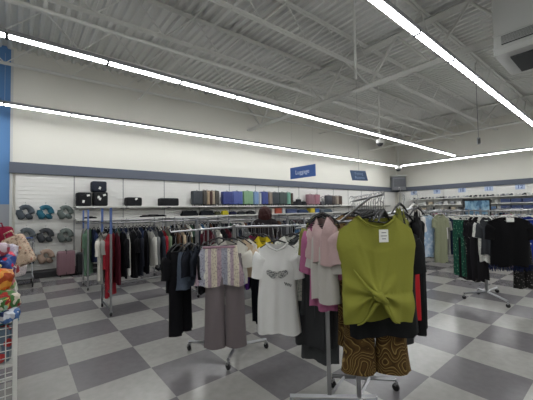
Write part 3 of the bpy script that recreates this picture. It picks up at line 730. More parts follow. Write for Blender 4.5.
# olive top
pO = dist(375.5, 215, 1.97)
KX, KZ = -.045, -.50     # knot
def knot_folds(x, y, z, u, v):
    dx, dz = x-KX, z-KZ; r = math.hypot(dx, dz); a = math.atan2(dz, dx)
    up = math.sin(a)
    amp = .030*math.exp(-r/.20)*min(1, r/.03)
    f = amp*math.sin(a*8+.9)*(1.0 if z < KZ else (.75 if x < KX else .3))
    # long creases from the shoulders down to the knot
    for sx_, ww in ((-.16, 1), (-.05, .7), (.14, .6)):
        t = (z-KZ)/(-.05-KZ); xc = KX+(sx_-KX)*t
        if 0 < t < 1: f -= .012*ww*(1-t)*math.exp(-((x-xc)/.014)**2)
    bulge = -.05*math.exp(-(r/.09)**2)
    # hem: two drapes swinging up towards the knot, lower in the corners
    if z < KZ:
        g_ = math.exp(-((x-KX-.012)/.07)**2); z = KZ+(z-KZ)*(1-.82*g_)
        y += -.02*math.sin(max(0, (KZ-z)/.2)*PI)
    return x, y+f+bulge, z
OLIVE = mat('olive_jersey', '86873a', .88, 0, .15, .15, 50)
olive = gar('top', OLIVE, .475, .70, (pO.x, pO.y, 1.47), RZC+.08, 'olive green top with knotted front, facing the aisle on the front rack', name='knot_top', cat='shirt', seed=5, sl=0, th=.11, scoop=.07, flare=1.04, drop=.09, folds=.006, extra=knot_folds, nx=60, nz=60)
# cap sleeves
for v in olive.data.vertices:
    if -.24 < v.co.z < -.04 and abs(v.co.x) > .2: v.co.x *= 1.0+.03*math.sin((v.co.z+.24)/.2*PI)
for v in olive.data.vertices:
    if 0:
        v.co.z += .05*math.exp(-((v.co.x-KX+.06)/.07)**2)*min(1, (-.55-v.co.z)/.14)
bm = NB(); n = 16
ptsN = [(-.122, -.012, -.012)]+[(-.122+.244*k/12, -.03-.012*math.sin(k/12*PI), -.012-.07*max(0, math.cos(abs(-.122+.244*k/12)/.122*PI/2))**.7) for k in range(1, 12)]+[(.122, -.012, -.012)]
tube(bm, ptsN, .007, 6); obj('neck_band', bm, OLIVE, olive, True)
bm = NB()
bmesh.ops.create_uvsphere(bm, u_segments=20, v_segments=14, radius=1)
for v in bm.verts:
    n_ = v.co.copy(); k = 1+.12*math.sin(5*math.atan2(n_.z, n_.x)+3*n_.y); v.co = Vector((n_.x*.036*k, n_.y*.03, n_.z*.03*k))
    v.co = Matrix.Rotation(.5, 3, 'Y') @ v.co; v.co += Vector((KX, -.125, KZ))
tube(bm, [(KX-.05, -.10, KZ+.035), (KX-.01, -.148, KZ+.012), (KX+.035, -.13, KZ-.03), (KX+.05, -.10, KZ-.05)], [.012, .019, .018, .008], 8)
for s_ in (-1, 1):
    pp = []
    for k in range(9):
        x_ = KX+.012+s_*(.012+.125*k/8); gg = math.exp(-((x_-KX-.012)/.07)**2); pp.append((x_, -.07-.03*gg, KZ-.185*(1-.82*gg)))
    tube(bm, pp, [.015-.0014*k for k in range(9)], 6)
tube(bm, [(KX-.02, -.13, KZ+.01), (KX-.07, -.095, KZ+.06), (KX-.14, -.075, KZ+.16)], [.014, .010, .003], 6)
obj('knot', bm, OLIVE, olive, True)
bm = NB(); box(bm, (0, 0, 0), (.058, .004, .078)); pg = obj('price_tag', bm, PAPER, olive); pg.location = (.005, -.095, -.135)
bm = NB()
for k, (ww, zz) in enumerate([(.03, .02), (.04, .0), (.025, -.018)]): box(bm, (0, -.003, zz), (ww, .001, .004))
ln = obj('printed_line', bm, mat('print_grey', '5d5f60'), pg)
bm = NB(); box(bm, (0, .035, -.045), (.05, .002, .03)); obj('neck_label', bm, mat('cream_label', 'c9c2a8'), olive)
hanger('black', (pO.x, pO.y, 1.475), RZC+.08, 'black hanger holding the olive knotted top', None)
# wide hanger bar seen in the neckline
FWV = Vector((math.sin(YAW), math.cos(YAW), 0)); RV = Vector(RD)
def at2(px, dep): q = dist(px, 210, dep); return q.x, q.y
x, y = at2(380, 2.1); gar('top', cloth('1d1e1f'), .52, .76, (x, y, 1.40), RZC+.05, 'black tee shirt directly behind the olive top', seed=2, sl=.2, th=.09, flare=1.02, scoop=.06); hanger('black', (x, y, 1.445), RZC+.05, 'black hanger of the tee behind the olive top', None)
x, y = at2(371, 2.19); sh_ = gar('trousers', SWIRL, .44, .60, (x, y, 1.02), RZC, 'brown and gold swirl print wide leg pants below the olive top', name='patterned_pants', cat='trousers', seed=4, th=.12, flare=1.5, folds=.02); 
x2, y2 = at2(371, 2.19); hanger('clear', (x2, y2, 1.08), RZC, 'clear clip hanger of the swirl print pants', None)
bm = NB(); tube(bm, [(0, 0, .04), (0, 0, .38)], .0025, 5); lk = obj('hanger_link', bm, CHROME); lk.location = (x2, y2, 1.08+.1); tag(lk, 'thin metal link joining the pants hanger to the rail', 'link')
x, y = at2(352, 2.45); gar('dress', SWIRL, .30, 1.05, (x, y, 1.44), RZC-.5, 'brown swirl print dress behind the left edge of the olive top', seed=6, sl=.1, flare=1.05)
hanger('black', (x, y, 1.455), RZC-.5, 'black hanger of the brown swirl dress', None)
x, y = at2(352, 2.32); gar('top', LEOPARD, .34, .5, (x, y, 1.475), RZC-.6, 'leopard print top peeking left of the olive neckline', seed=7, sl=.14); hanger('black', (x, y, 1.49), RZC-.6, 'black hanger of the leopard print top', None)
# left group
x, y = at2(323, 2.14); gar('top', cloth('b59c9b'), .28, .34, (x, y, 1.47), RZC-1.1, 'pale pink blouse just left of the olive top', seed=8, sl=.18, th=.10); hanger('black', (x, y, 1.485), RZC-.75, 'black hanger of the pale pink blouse', None)
x, y = at2(323, 2.17); gar('top', cloth('b3b0aa'), .28, .60, (x, y, 1.46), RZC-1.05, 'white long blouse under the pale pink one', seed=9, sl=.24, th=.11, flare=1.1); hanger('black', (x, y, 1.47), RZC-.7, 'black hanger of the white long blouse', None)
x, y = at2(321, 2.22); gar('top', cloth('9c5c7c'), .28, .66, (x, y, 1.45), RZC-.9, 'bright pink blouse with sleeve and hem showing behind the white one', seed=10, sl=.28, th=.08); hanger('black', (x, y, 1.455), RZC-.7, 'black hanger of the bright pink blouse', None)
x, y = at2(321, 2.3); gar('top', cloth('6d6c35'), .26, .45, (x, y, 1.47), RZC-.6, 'olive shirt at the far left behind the pink blouses', seed=11, sl=.18); hanger('black', (x, y, 1.485), RZC-.6, 'black hanger of the rear olive shirt', None)
# grey series between tee and pink
ser = [(292, 2.82, .60, 'top', SPECKLE, 'speckled pale top just behind the white tee', .38, .18), (299, 2.9, .95, 'tank', LACE, 'pale lace trimmed dress behind the speckled top', .34, 0), (306, 2.76, .72, 'top', cloth('4c4e50'), 'mid grey top behind the lace dress', .38, .2),
       (311, 2.72, .98, 'dress', cloth('3b3c3e'), 'dark grey dress in the series behind the white tee', .36, .2), (316, 2.75, 1.12, 'dress', cloth('46484a'), 'long slate dress reaching low beside the rack post', .36, .0), (322, 2.8, .84, 'dress', cloth('2b2c2e'), 'near black dress at the end of the series beside the rack post', .36, .2)]
for k, (px, dep, L, kd, m, lab, w_, sl) in enumerate(ser):
    x, y = at2(px, dep); gar(kd, m, w_, L, (x, y, 1.28), RZC-.55, lab, seed=12+k, **({'sl': sl} if kd != 'tank' else {}), th=.08, flare=1.1)
    hanger('black', (x, y, 1.295), RZC-.55, 'black hanger of the '+' '.join(lab.split()[:10]), None)
# right group
for k, (px, dep, L, z, w_, c, kd, lab, sl) in enumerate([(400, 2.22, .5, 1.53, .3, '6f7233', 'top', 'pale olive top behind the neckline on the right', .1), (404, 2.3, .8, 1.46, .36, '232425', 'dress', 'charcoal dress right behind the olive top', .2),
      (411, 2.42, .72, 1.38, .36, 'a01f24', 'top', 'red top showing as a strip right of the olive top', .44), (417, 2.5, .98, 1.50, .36, '121214', 'dress', 'long black dress at the right end of the front rack', .3), (404, 2.66, 1.12, 1.50, .3, '3a3b3d', 'dress', 'grey long dress hanging behind the black one', 0)]):
    x, y = at2(px, dep); gar(kd, cloth(c), w_, L, (x, y, z), RZC+1.0, lab, seed=30+k, sl=sl, th=.08)
    hanger('black', (x, y, z+.015), RZC+.75, 'black hanger of the '+' '.join(lab.split()[:10]), None)
x, y = at2(414, 2.7); gar('top', cloth('c5c3be'), .3, .3, (x, y, 1.53), RZC+.7, 'small white garment peeking at the right above the black dress', seed=2, sl=.1); hanger('white', (x, y, 1.545), RZC+.7, 'white hanger at the right end of the front rack', None)
# extra hooks along the rail
for k in range(16):
    t_ = k/15; x = near.x+(far.x-near.x)*t_; y = near.y+(far.y-near.y)*t_
    bm = hook_bm() if k == 0 else None
    if k == 0: HKO = thing('clothes_hanger', 'empty chrome topped hanger on the rail above the olive top', 'hanger', (x, y, zr-.075), RZC+.9, 'empty hangers on the front rack rail'); obj('hook', hook_bm(), CHROME, HKO); bm = hanger_obj(BLACKP, .22); obj('hanger_body', bm, BLACKP, HKO)
    else: dup(HKO, (x, y, zr-.075), RZC+.7+random.uniform(-.25, .25))

# ------------------------------------------------------------------ rack E right
pE = on(487, 292, 2, .1)
fourway('chrome four way rack with black fringed top on the right', (pE.x, pE.y), [(q.x-pE.x, q.y-pE.y) for q in [on(x_, y_, 2, .1) for x_, y_ in ((464, 293), (508, 301), (478, 288.5), (497, 287))]], 1.36, [(-.45, .42, 1.38), (.12, -.42, 1.36), (.4, .2, 1.36)])
bt = dist(509, 225, 4.35)
blk = gar('top', cloth('0e0e10'), .56, .72, (bt.x, bt.y, 1.37), RZC-.15, 'black tee with fringed hem facing the aisle on the right rack', name='fringed_tee', cat='shirt', seed=1, sl=.2, th=.1, flare=1.04); hanger('white', (bt.x, bt.y, 1.385), RZC-.15, 'white hanger holding the black fringed tee', None)
bm = NB()
for k in range(110):
    x = -.29+.58*k/109; L = random.uniform(.04, .08); tube(bm, [(x, random.uniform(-.03, .03), -.70), (x+random.uniform(-.01, .01), random.uniform(-.03, .03), -.72-L)], .004, 4)
fr = obj('fringe', bm, cloth('18203f'), blk); fr['label'] = 'dark blue fringe'; fr['kind'] = 'stuff'
bm = NB(); box(bm, (0, -.03, -.06), (.1, .01, .06), 0, .004); obj('neck_label', bm, PAPER, blk)
for k, (px, dep, L, m, lab, kd) in enumerate([(459, 5.2, .95, GREENP, 'green printed trousers at the left end of the right rack', 'trousers'), (464, 5.12, .98, cloth('141417'), 'black trousers beside the green printed ones', 'trousers'),
        (469, 5.04, 1.0, DARKP, 'dark flower print trousers on the right rack', 'trousers'), (474, 4.96, 1.05, cloth('1d1b1f'), 'black long dress on the right rack', 'dress'), (479, 4.88, 1.0, cloth('1b1a1c'), 'black dress left of the black fringed tee', 'dress'),
        (483, 4.8, .72, SPECKLE, 'grey speckled top left of the black fringed tee', 'top'), (486, 4.72, .6, cloth('3a3c3f'), 'grey top tucked behind the black fringed tee', 'top'), (524, 4.75, .72, cloth('1f2f7a'), 'royal blue shirt behind the black fringed tee', 'top')]):
    q = dist(px, 215, dep); gar(kd, m, (.26 if k < 5 else .2) if k < 7 else .4, L, (q.x, q.y, 1.36), RZC-1.2 if k < 7 else RZC, lab, seed=40+k, th=.06); hanger('white', (q.x, q.y, 1.375), RZC-1.2, 'white hanger of the '+' '.join(lab.split()[:10]), None)
q = dist(523, 260, 4.6); gar('trousers', DARKP, .3, .62, (q.x, q.y, .95), RZC, 'dark patterned trousers hanging low below the black fringed tee', seed=50, th=.08)
hanger('white', (q.x, q.y, 1.0), RZC, 'white clip hanger of the low dark patterned trousers', None)
bm = NB(); tube(bm, [(0, 0, .1), (0, 0, .4)], .0025, 5); lk = obj('hanger_link', bm, CHROME); lk.location = (q.x, q.y, 1.0); tag(lk, 'thin metal link above the dark patterned trousers', 'link')

# ------------------------------------------------------------------ far racks on the right
far_racks = [(436, 8.0, 'far rack with pale blue and sage dresses', MIXL, 14), (462, 8.8, 'far rack behind the green trousers', MIXL, 14), (509, 7.6, 'far rack behind the black fringed tee', DARKS+['c9c6bd', '6c7a63'], 15), (562, 7.4, 'far rack at the right edge', MIXL, 14),
             (448, 11.0, 'distant rack left of the framed poster', MIXL, 13), (484, 11.0, 'distant rack under the framed poster', MIXL, 13), (520, 10.5, 'distant rack at the right', MIXL, 13), (425, 11.5, 'distant rack near the corner', MIXD, 12), (470, 13.6, 'most distant rack below the poster', MIXL, 11), (505, 13.6, 'most distant rack towards the right', MIXL, 11), (434, 15.6, 'most distant rack towards the corner', MIXL, 11),
             (430, 9.9, 'second rack behind the pale blue dress', DARKS+['6a6c6c', 'c9c6bd'], 14), (0, 0, '', [], 0), (479, 9.9, 'second rack just under the framed poster', DARKS+['b7a48c', '8a9bb0'], 14), (0, 0, '', [], 0), (526, 9.0, 'second rack behind the black fringed tee', DARKS+['6f6248', 'c9c6bd'], 14)]
for k, (px, dep, wh, cols, n) in enumerate(far_racks):
    if not n: continue
    q = dist(px, 212, dep)
    if q.x > 17.2: continue
    straight(('chrome rolling ' + wh), (q.x, q.y), RD if k % 2 == 0 else UX, 1.4, 1.4, .5)
    d = Vector(RD if k % 2 == 0 else UX).normalized()
    packed((q.x-d.x*.62, q.y-d.y*.62, 0), d, 1.25, 1.4, n, wh, cols, 'r%d' % k, hk='white', seed=60+k, L=(.65, .85), seeds=2, hang=dep < 9)
q = dist(426, 215, 7.55); gar('dress', BLUEP, .42, 1.05, (q.x, q.y, 1.34), RZC+.2, 'pale blue shirt dress facing out in the far aisle', seed=2, sl=.3, flare=1.25, th=.1); hanger('white', (q.x, q.y, 1.355), RZC+.2, 'white hanger of the pale blue shirt dress', None)
q = dist(440, 214, 7.45); gar('dress', cloth('83866e'), .32, 1.2, (q.x, q.y, 1.36), RZC+.1, 'long sage green dress facing out in the far aisle', seed=5, sl=.2, flare=1.2, th=.1, folds=.02); hanger('white', (q.x, q.y, 1.375), RZC+.1, 'white hanger of the long sage dress', None)

# ------------------------------------------------------------------ right wall shelving with goods
sw_ = thing('wall_shelf', 'white shelf section with small goods on the right wall', 'shelf', (0, 0, 0), -PI/2, 'right wall upper shelves')
obj('board', shelf_bm(), SH, sw_)
bm = NB(); box(bm, (0, -.19, -.012), (1.21, .012, .045)); obj('front_lip', bm, WHITEM, sw_)
ys = [5.0-1.22*i for i in range(9)]
sw_.location = (17.95, ys[0], 2.02)
for i, y in enumerate(ys):
    if i: dup(sw_, (17.95, y, 2.02))
    dup(sw_, (17.95, y, 1.68), None, 'white lower shelf section with goods on the right wall', 'right wall lower shelves')
    dup(sw_, (17.95, y, 1.36), None, 'white bottom shelf section with goods on the right wall', 'right wall bottom shelves')
goodc = [('1d1e20', 'black'), ('8f9295', 'grey'), ('b9bab7', 'white'), ('3c4046', 'charcoal'), ('4f6a8c', 'blue'), ('a59a86', 'beige')]
GP = {}
R = random.Random(5)
def good(kind, c, cn, loc, wh):
    key = (kind, c)
    lab = f'small {cn} {kind} on the right wall {wh} shelf'; grp = f'{cn} {kind}s on the right wall {wh} shelf'
    if key not in GP:
        bm = NB()
        if kind == 'shoe':
            box(bm, (0, 0, .015), (.09, .26, .03), 0, .01); box(bm, (0, .07, .06), (.08, .12, .09), 0, .03); box(bm, (0, -.05, .04), (.08, .14, .05), 0, .02)
        elif kind == 'vase': lathe(bm, [(.03, 0), (.06, .05), (.07, .11), (.03, .18), (.04, .2)], (0, 0, 0), 12)
        else: box(bm, (0, 0, .07), (.2, .2, .14), 0, .01); box(bm, (0, 0, .145), (.21, .21, .02), 0, .004)
        o = obj(kind.replace(' ', '_'), bm, hard(c), None, kind == 'vase'); GP[key] = o
    else: o = GP[key].copy(); col.objects.link(o)
    o.location = loc; o.rotation_euler.z = R.uniform(-.4, .4)-PI/2 if kind == 'shoe' else 0; tag(o, lab, kind, grp)
for wh, z in (('upper', 2.02), ('lower', 1.68), ('bottom', 1.36)):
    y = 5.5
    while y > -4.6:
        kd = 'shoe' if wh == 'upper' else R.choice(['vase', 'gift box', 'shoe', 'gift box']); c, cn = R.choice(goodc[:4] if wh == 'upper' else goodc)
        if not (wh != 'upper' and y < 1.1): good(kd, c, cn, (17.95, y, z+.0115), wh)
        y -= {'shoe': .15, 'vase': .19, 'gift box': .26}[kd]+R.uniform(0, .08)
for i in range(8):
    y = .9-i*.42
    for z, wh in ((1.68, 'lower'), (1.36, 'bottom')):
        bm = NB(); box(bm, (0, 0, .09), (.3, .38, .17), 0, .012); o = obj('storage_bin', bm, hard('3a4668')); o.location = (17.95, y, z+.0115); tag(o, f'navy blue storage bin on the right wall {wh} shelf', 'bin', f'navy bins on the right wall {wh} shelf')
        bm = NB(); box(bm, (0, 0, .18), (.32, .4, .02), 0, .004); obj('lid', bm, hard('3a4668'), o)
# bay number plates
FNT = None
def text_obj(name, s, size, m, parent, loc, rot, ext=.002):
    cu = D.curves.new(name, 'FONT'); cu.body = s; cu.size = size; cu.extrude = ext; cu.align_x = 'CENTER'; cu.align_y = 'CENTER'
    o = D.objects.new(name, cu); col.objects.link(o)
    bpy.context.view_layer.update(); me = D.meshes.new_from_object(o); D.objects.remove(o)
    o = D.objects.new(name, me); me.materials.clear(); me.materials.append(m); col.objects.link(o); o.parent = parent; o.location = loc; o.rotation_euler = rot; return o
PLB = mat('plate_blue', 'a9b7d2', .6); TXD = mat('number_blue', '2c3f78', .6); TXW = mat('sign_white', 'c9d6ee', .6)
for px, s, wh in ((413.5, '8', 'nearest the corner'), (436.5, '9', 'left of the framed poster'), (461.5, '10', 'above the left edge of the framed poster'), (488.5, '11', 'above the right edge of the framed poster'), (520, '12', 'farthest right, over the black fringed tee')):
    q = on(px, 190, 0, 18.1); zz = 2.43
    t = thing('number_plate', 'small pale blue bay number plate '+wh, 'sign', (18.15, q.y, zz))
    bm = NB(); box(bm, (0, 0, 0), (.02, .36, .24), 0, .004); obj('plate', bm, PLB, t)
    text_obj('numeral', s, .24, TXD, t, (-.013, 0, 0), (PI/2, 0, -PI/2))
# framed poster
pa, pb = dist(464, 199.5, 9.6), dist(490, 215, 9.6)
cpt = dist(477, 207.5, 9.6); wp = (26/F_PX)*9.6; hp = (15.5/F_PX)*9.6
t = thing('poster_stand', 'dark framed pale blue poster on a stand above the far racks', 'poster', (cpt.x, cpt.y, 0), RZC)
bm = NB()
for s in (-1, 1): box(bm, (s*wp/2, 0, cpt.z), (.05, .04, hp)); box(bm, (0, 0, cpt.z+s*hp/2), (wp+.05, .04, .05))
obj('frame', bm, BLACKP, t)
bm = NB(); box(bm, (0, 0, cpt.z), (wp, .02, hp)); obj('picture', bm, ramp_mat('poster_art', noise(4, 2), [(0, '4a6a86'), (.45, '6f93ad'), (.55, '8fb0c2')], .4), t)
bm = NB(); box(bm, (0, 0, cpt.z/2-hp/4), (.05, .04, cpt.z-hp/2)); box(bm, (0, 0, .02), (.6, .4, .04), 0, .01); obj('stand', bm, BLACKP, t)

# ------------------------------------------------------------------ hanging signs, cameras
SB = mat('sign_blue', '3f5f9e', .55)
XS = 6.5
a, b_ = on(290.5, 174, 0, XS), on(315.5, 170, 0, XS); ztop, zbot = on(303, 166, 0, XS).z, on(303, 177.6, 0, XS).z
ls = thing('hanging_sign', 'blue hanging sign reading Luggage', 'sign', (XS, (a.y+b_.y)/2, (ztop+zbot)/2))
bm = NB(); box(bm, (0, 0, 0), (.02, a.y-b_.y, ztop-zbot), 0, .003); obj('board', bm, SB, ls)
text_obj('lettering', 'Luggage', .19, TXW, ls, (-.013, 0, 0), (PI/2, 0, -PI/2))
for s in (-1, 1):
    bm = NB(); tube(bm, [(0, s*(a.y-b_.y)*.42, (ztop-zbot)/2), (0, s*(a.y-b_.y)*.42, zc(XS)-(ztop+zbot)/2)], .002, 4); obj('wire', bm, STEEL, ls)
sd = 8.0; q = dist(359, 175.5, sd)
t = thing('hanging_sign', 'slate blue sign tilted on a single wire, seen right of the Luggage sign', 'sign', q, 0)
sb2 = mat('sign_slate', '4b5f7e', .55)
bm = NB(); wq, hq = 18/F_PX*sd*1.08, 10.6/F_PX*sd
sg = [(-wq/2, -hq/2), (wq/2, -hq/2), (wq/2, hq/2), (-wq/2, hq/2)]; prism(bm, sg, -.008, .008)
bd = obj('board', bm, sb2, t); t.rotation_euler = (.0, .0, RZC+.0)
bd.rotation_euler = (-.30, .0, .42)
for zz in (.05, -.07): text_obj('lettering', 'Fitting' if zz > 0 else 'Rooms', .11, mat('sign_pale', '8aa0c0'), bd, (0, -.011, zz), (PI/2, 0, 0))
bm = NB(); tube(bm, [(0, 0, hq/2-.02), (0, 0, zc(q.x)-q.z)], .004, 4); obj('wire', bm, STEEL, t)
def dome(px, py, z, r, lab):
    q = on(px, py, 2, z); t = thing('dome_camera', lab, 'camera', q)
    bm = NB(); lathe(bm, [(r*.3, r*1.1), (r, r), (r, .02), (r*.95, 0)], (0, 0, 0), 20); obj('housing', bm, WHITEP, t, True)
    bm = NB(); lathe(bm, [(r*.85, 0), (r*.75, -r*.4), (r*.45, -r*.7), (r*.05, -r*.8)], (0, 0, 0), 20); obj('dome', bm, mat('smoked_dome', '4e5052', .15), t, True)
    bm = NB(); tube(bm, [(0, 0, r), (0, 0, zc(q.x)-.03-z)], .02, 8); obj('pole', bm, TRUSS, t)
dome(380, 143.5, 3.5, .11, 'white dome camera on a pole below the second lamp row')
dome(398.5, 169, 3.75, .17, 'white dome camera under the corner of the lamp rows')
q = dist(478.6, 141, 9); t = thing('pendant_sensor', 'small grey pendant device hanging on a cord near the right wall', 'device', q)
bm = NB(); box(bm, (0, 0, 0), (.1, .08, .2), .5, .02); obj('casing', bm, mat('grey_plastic', '77797b', .5), t)
bm = NB(); box(bm, (-.055, -.03, -.01), (.02, .07, .15), .5, .005); obj('face', bm, BLACKP, t)
bm = NB(); tube(bm, [(0, 0, .09), (0, 0, zc(q.x)-q.z)], .008, 5); obj('cord', bm, mat('grey_plastic', '77797b'), t)
q = on(399, 183.5, 0, 17.6); t = thing('wall_monitor', 'grey monitor box with rounded side in the corner over the slate band', 'monitor', q, RZC)
bm = NB(); box(bm, (0, .1, 0), (.85, .3, .85), 0, .06); obj('casing', bm, mat('monitor_grey', '6c6e72', .5), t)
bm = NB(); box(bm, (0, .1, .47), (.95, .4, .06), 0, .02); obj('hood', bm, WHITEP, t)
bm = NB(); box(bm, (.02, -.06, .05), (.7, .02, .5), 0, .01); obj('screen', bm, mat('monitor_screen', '505257', .3), t)

# ------------------------------------------------------------------ left: wire bin, cart, bags
bx, by = -.40, -.36
wb = thing('wire_bin', 'white wire dump bin at the left edge full of colourful packs', 'bin', (bx, by, 0))
bm = NB(); WD, DP, HH = .75, .9, .80
for (x, y) in ((-.012, .012), (-WD, .012), (-.012, DP), (-WD, DP)): box(bm, (x, y, HH/2), (.025, .025, HH), 0, .003)
for z in (.06, HH):
    box(bm, (-WD/2, .012, z), (WD, .02, .02)); box(bm, (-WD/2, DP, z), (WD, .02, .02)); box(bm, (-.012, DP/2, z), (.02, DP, .02)); box(bm, (-WD, DP/2, z), (.02, DP, .02))
obj('frame', bm, WHITEM, wb)
bm = NB()
for k in range(1, 15): tube(bm, [(-.012-(WD-.02)*k/15, .012, .06), (-.012-(WD-.02)*k/15, .012, HH)], .003, 4); tube(bm, [(-.012, DP*k/15, .06), (-.012, DP*k/15, HH)], .003, 4)
for k in range(1, 15): tube(bm, [(-.012, .012, .06+(HH-.06)*k/15), (-WD, .012, .06+(HH-.06)*k/15)], .003, 4); tube(bm, [(-.012, .012, .06+(HH-.06)*k/15), (-.012, DP, .06+(HH-.06)*k/15)], .003, 4)
obj('wire_mesh', bm, WHITEM, wb)
bm = NB(); box(bm, (-WD/2, DP/2, .5), (WD-.03, DP-.03, .02)); obj('bottom_tray', bm, WHITEM, wb)
def wrap(seed, a, b_, c):
    return ramp_mat('packprint%d' % seed, noise(9+seed % 5, 1.5), [(0, a), (.44, b_), (.56, c), (.68, 'd8d4cc')], .35)
packs = [('orange', 'c8622a', 'c98a3a', '8f3c1c', (-.10, .16, 1.05), (.16, .2, .16)), ('red and green', '8c2a2a', '3f6a3a', 'c2b8a8', (-.08, .05, .93), (.17, .18, .12)), ('blue', '2c3f7a', '37518f', 'c8324a', (-.12, .36, 1.14), (.2, .22, .12)),
         ('white and pink', 'b8a8b0', 'a04a5c', 'd0ccd0', (-.16, .3, 1.25), (.22, .2, .10)), ('teal', '2c6a7a', '8fa8a0', '1f3f5f', (-.07, .12, .80), (.13, .2, .13)), ('green floral', '5a7a4a', 'a8a060', 'c8c8b8', (-.2, .18, 1.15), (.2, .2, .12)),
         ('yellow', 'b89a3a', 'a06030', '704028', (-.22, .0, 1.0), (.16, .12, .14)), ('brown', '6a4a38', '9a6a4a', 'b8a890', (-.25, .1, .86), (.2, .2, .15)), ('purple', '5a3f6a', '8a6a9a', 'c0b0c8', (-.3, .45, 1.0), (.25, .25, .2)),
         ('white leafy', 'c4c2ba', '7f9a6a', 'b05a60', (-.06, .3, .98), (.12, .2, .14)), ('dark blue and white', '27345c', 'c0c4cc', '4b6a9a', (-.05, .02, .84), (.11, .14, .09)), ('maroon floral', '5f2230', 'c4b8a8', '8a4a50', (-.06, .22, .86), (.12, .16, .1)),
         ('pale lilac', 'a9a2b4', 'c9c4cc', '84809a', (-.1, .45, 1.22), (.16, .2, .12)), ('red striped', '9c2c34', 'd0c8c0', '5c2a5a', (-.06, .42, 1.08), (.13, .2, .1)), ('mint and gold', '8fb09a', 'c0a850', 'd8d4cc', (-.09, -.0, .92), (.12, .1, .1))]
for k, (nm, c1_, c2_, c3_, lc, sz) in enumerate(packs):
    bm = NB(); bmesh.ops.create_icosphere(bm, subdivisions=4, radius=1)
    for v in bm.verts:
        n_ = v.co.copy(); f = lambda c: math.copysign(abs(c)**.55, c)
        q_ = Vector((f(n_.x)*sz[0]/2, f(n_.y)*sz[1]/2, f(n_.z)*sz[2]/2)); wv = math.sin(9*n_.x+5*n_.z+k)*math.sin(7*n_.y+3*k)+.6*abs(math.sin(14*n_.x-9*n_.y+2*k))-.3
        v.co = q_*(1+.09*wv)
    o = obj('soft_pack', bm, wrap(k, c1_, c2_, c3_), None, True); o.location = (bx+lc[0]-.01, by+lc[1]+.02, lc[2]); o.rotation_euler = (.3*math.sin(k*2.1), .3*math.cos(k*1.7), k*.7)
    tag(o, nm+' printed soft pack piled in the wire bin', 'pack')
# base layer keeping the pile off the tray
bm = NB(); box(bm, (-WD/2, DP/2, .64), (WD-.06, DP-.06, .24), 0, .03)
for v in bm.verts: v.co.z += .01*math.sin(20*v.co.x+13*v.co.y)
o = obj('folded_blanket', bm, wrap(20, '8a8f94', '5a6a7a', 'a83a3a')); o.location = (bx, by, 0); tag(o, 'thick folded printed blanket filling the bottom of the wire bin', 'blanket')
# cart behind it
cq = on(22, 284, 2, 0)
ct = thing('shopping_cart', 'wire shopping cart parked before the neck pillows', 'cart', (-.42, 5.3, 0))
bm = NB()
for k in range(13):
    x = -.28+.56*k/12; tube(bm, [(x, -.3, .55), (x*1.05, -.32, .95)], .003, 4); tube(bm, [(x, .3, .55), (x*1.05, .32, .95)], .003, 4); tube(bm, [(x, -.3, .55), (x, .3, .55)], .003, 4)
for z in (.55, .65, .75, .85, .95):
    s = 1+.05*(z-.55)/.4
    tube(bm, [(-.28*s, -.3*s, z), (.28*s, -.3*s, z), (.28*s, .3*s, z), (-.28*s, .3*s, z), (-.28*s, -.3*s, z)], .004 if z < .95 else .01, 5)
obj('basket', bm, CHROME, ct)
bm = NB(); box(bm, (0, 0, .2), (.56, .6, .03), 0, .004)
for s in (-1, 1):
    tube(bm, [(s*.26, -.28, .2), (s*.26, .26, .55)], .012, 6); tube(bm, [(s*.26, .28, .2), (s*.28, .3, .98)], .012, 6); tube(bm, [(s*.26, .26, .2), (s*.26, .26, .08)], .01, 6); tube(bm, [(s*.26, -.28, .2), (s*.26, -.28, .08)], .01, 6)
obj('chassis', bm, STEEL, ct)
bm = NB(); tube(bm, [(-.28, .33, 1.0), (.28, .33, 1.0)], .015, 8); obj('push_handle', bm, BLUEM, ct)
for i in (-1, 1):
    for j in (-1, 1):
        bm = NB(); lathe(bm, [(.005, -.015), (.06, -.015), (.06, .015), (.005, .015)], (i*.26, j*.27, .06), 16, 'X'); obj('wheel', bm, WHEEL, ct)
def softbag(lab, m, loc, w_, h_, d_, rot, name='tote_bag', cat='bag'):
    bm = NB(); box(bm, (0, 0, 0), (w_, d_, h_), 0, min(d_*.45, .08))
    for v in bm.verts: v.co += Vector((.012*math.sin(9*v.co.z+3), .01*math.sin(12*v.co.x), .012*math.sin(10*v.co.x+2)))
    o = obj(name, bm, m, None, True); o.location = loc; o.rotation_euler = rot; tag(o, lab, cat)
    bm = NB(); tube(bm, [(-w_*.25, -d_*.3, h_*.46), (-w_*.2, -d_*.3, h_*.66), (w_*.2, -d_*.3, h_*.66), (w_*.25, -d_*.3, h_*.46)], .012, 6); obj('handle', bm, m, o, True)
    return o
q = dist(19, 251, 4.75); softbag('beige rose printed quilted bag leaning over the cart', BEIGEP, q, .32, .5, .14, (0, -.45, RZC))
q = dist(2, 238, 5.2); softbag('crimson red bag at the left edge above the printed packs', cloth('7d1f36'), q, .34, .38, .2, (0, -.1, RZC))
q = dist(10, 264, 4.9); softbag('lilac floral quilt bundle below the beige bag', FLORAL, q, .42, .34, .25, (0, .2, RZC), 'quilt_bundle', 'bundle')

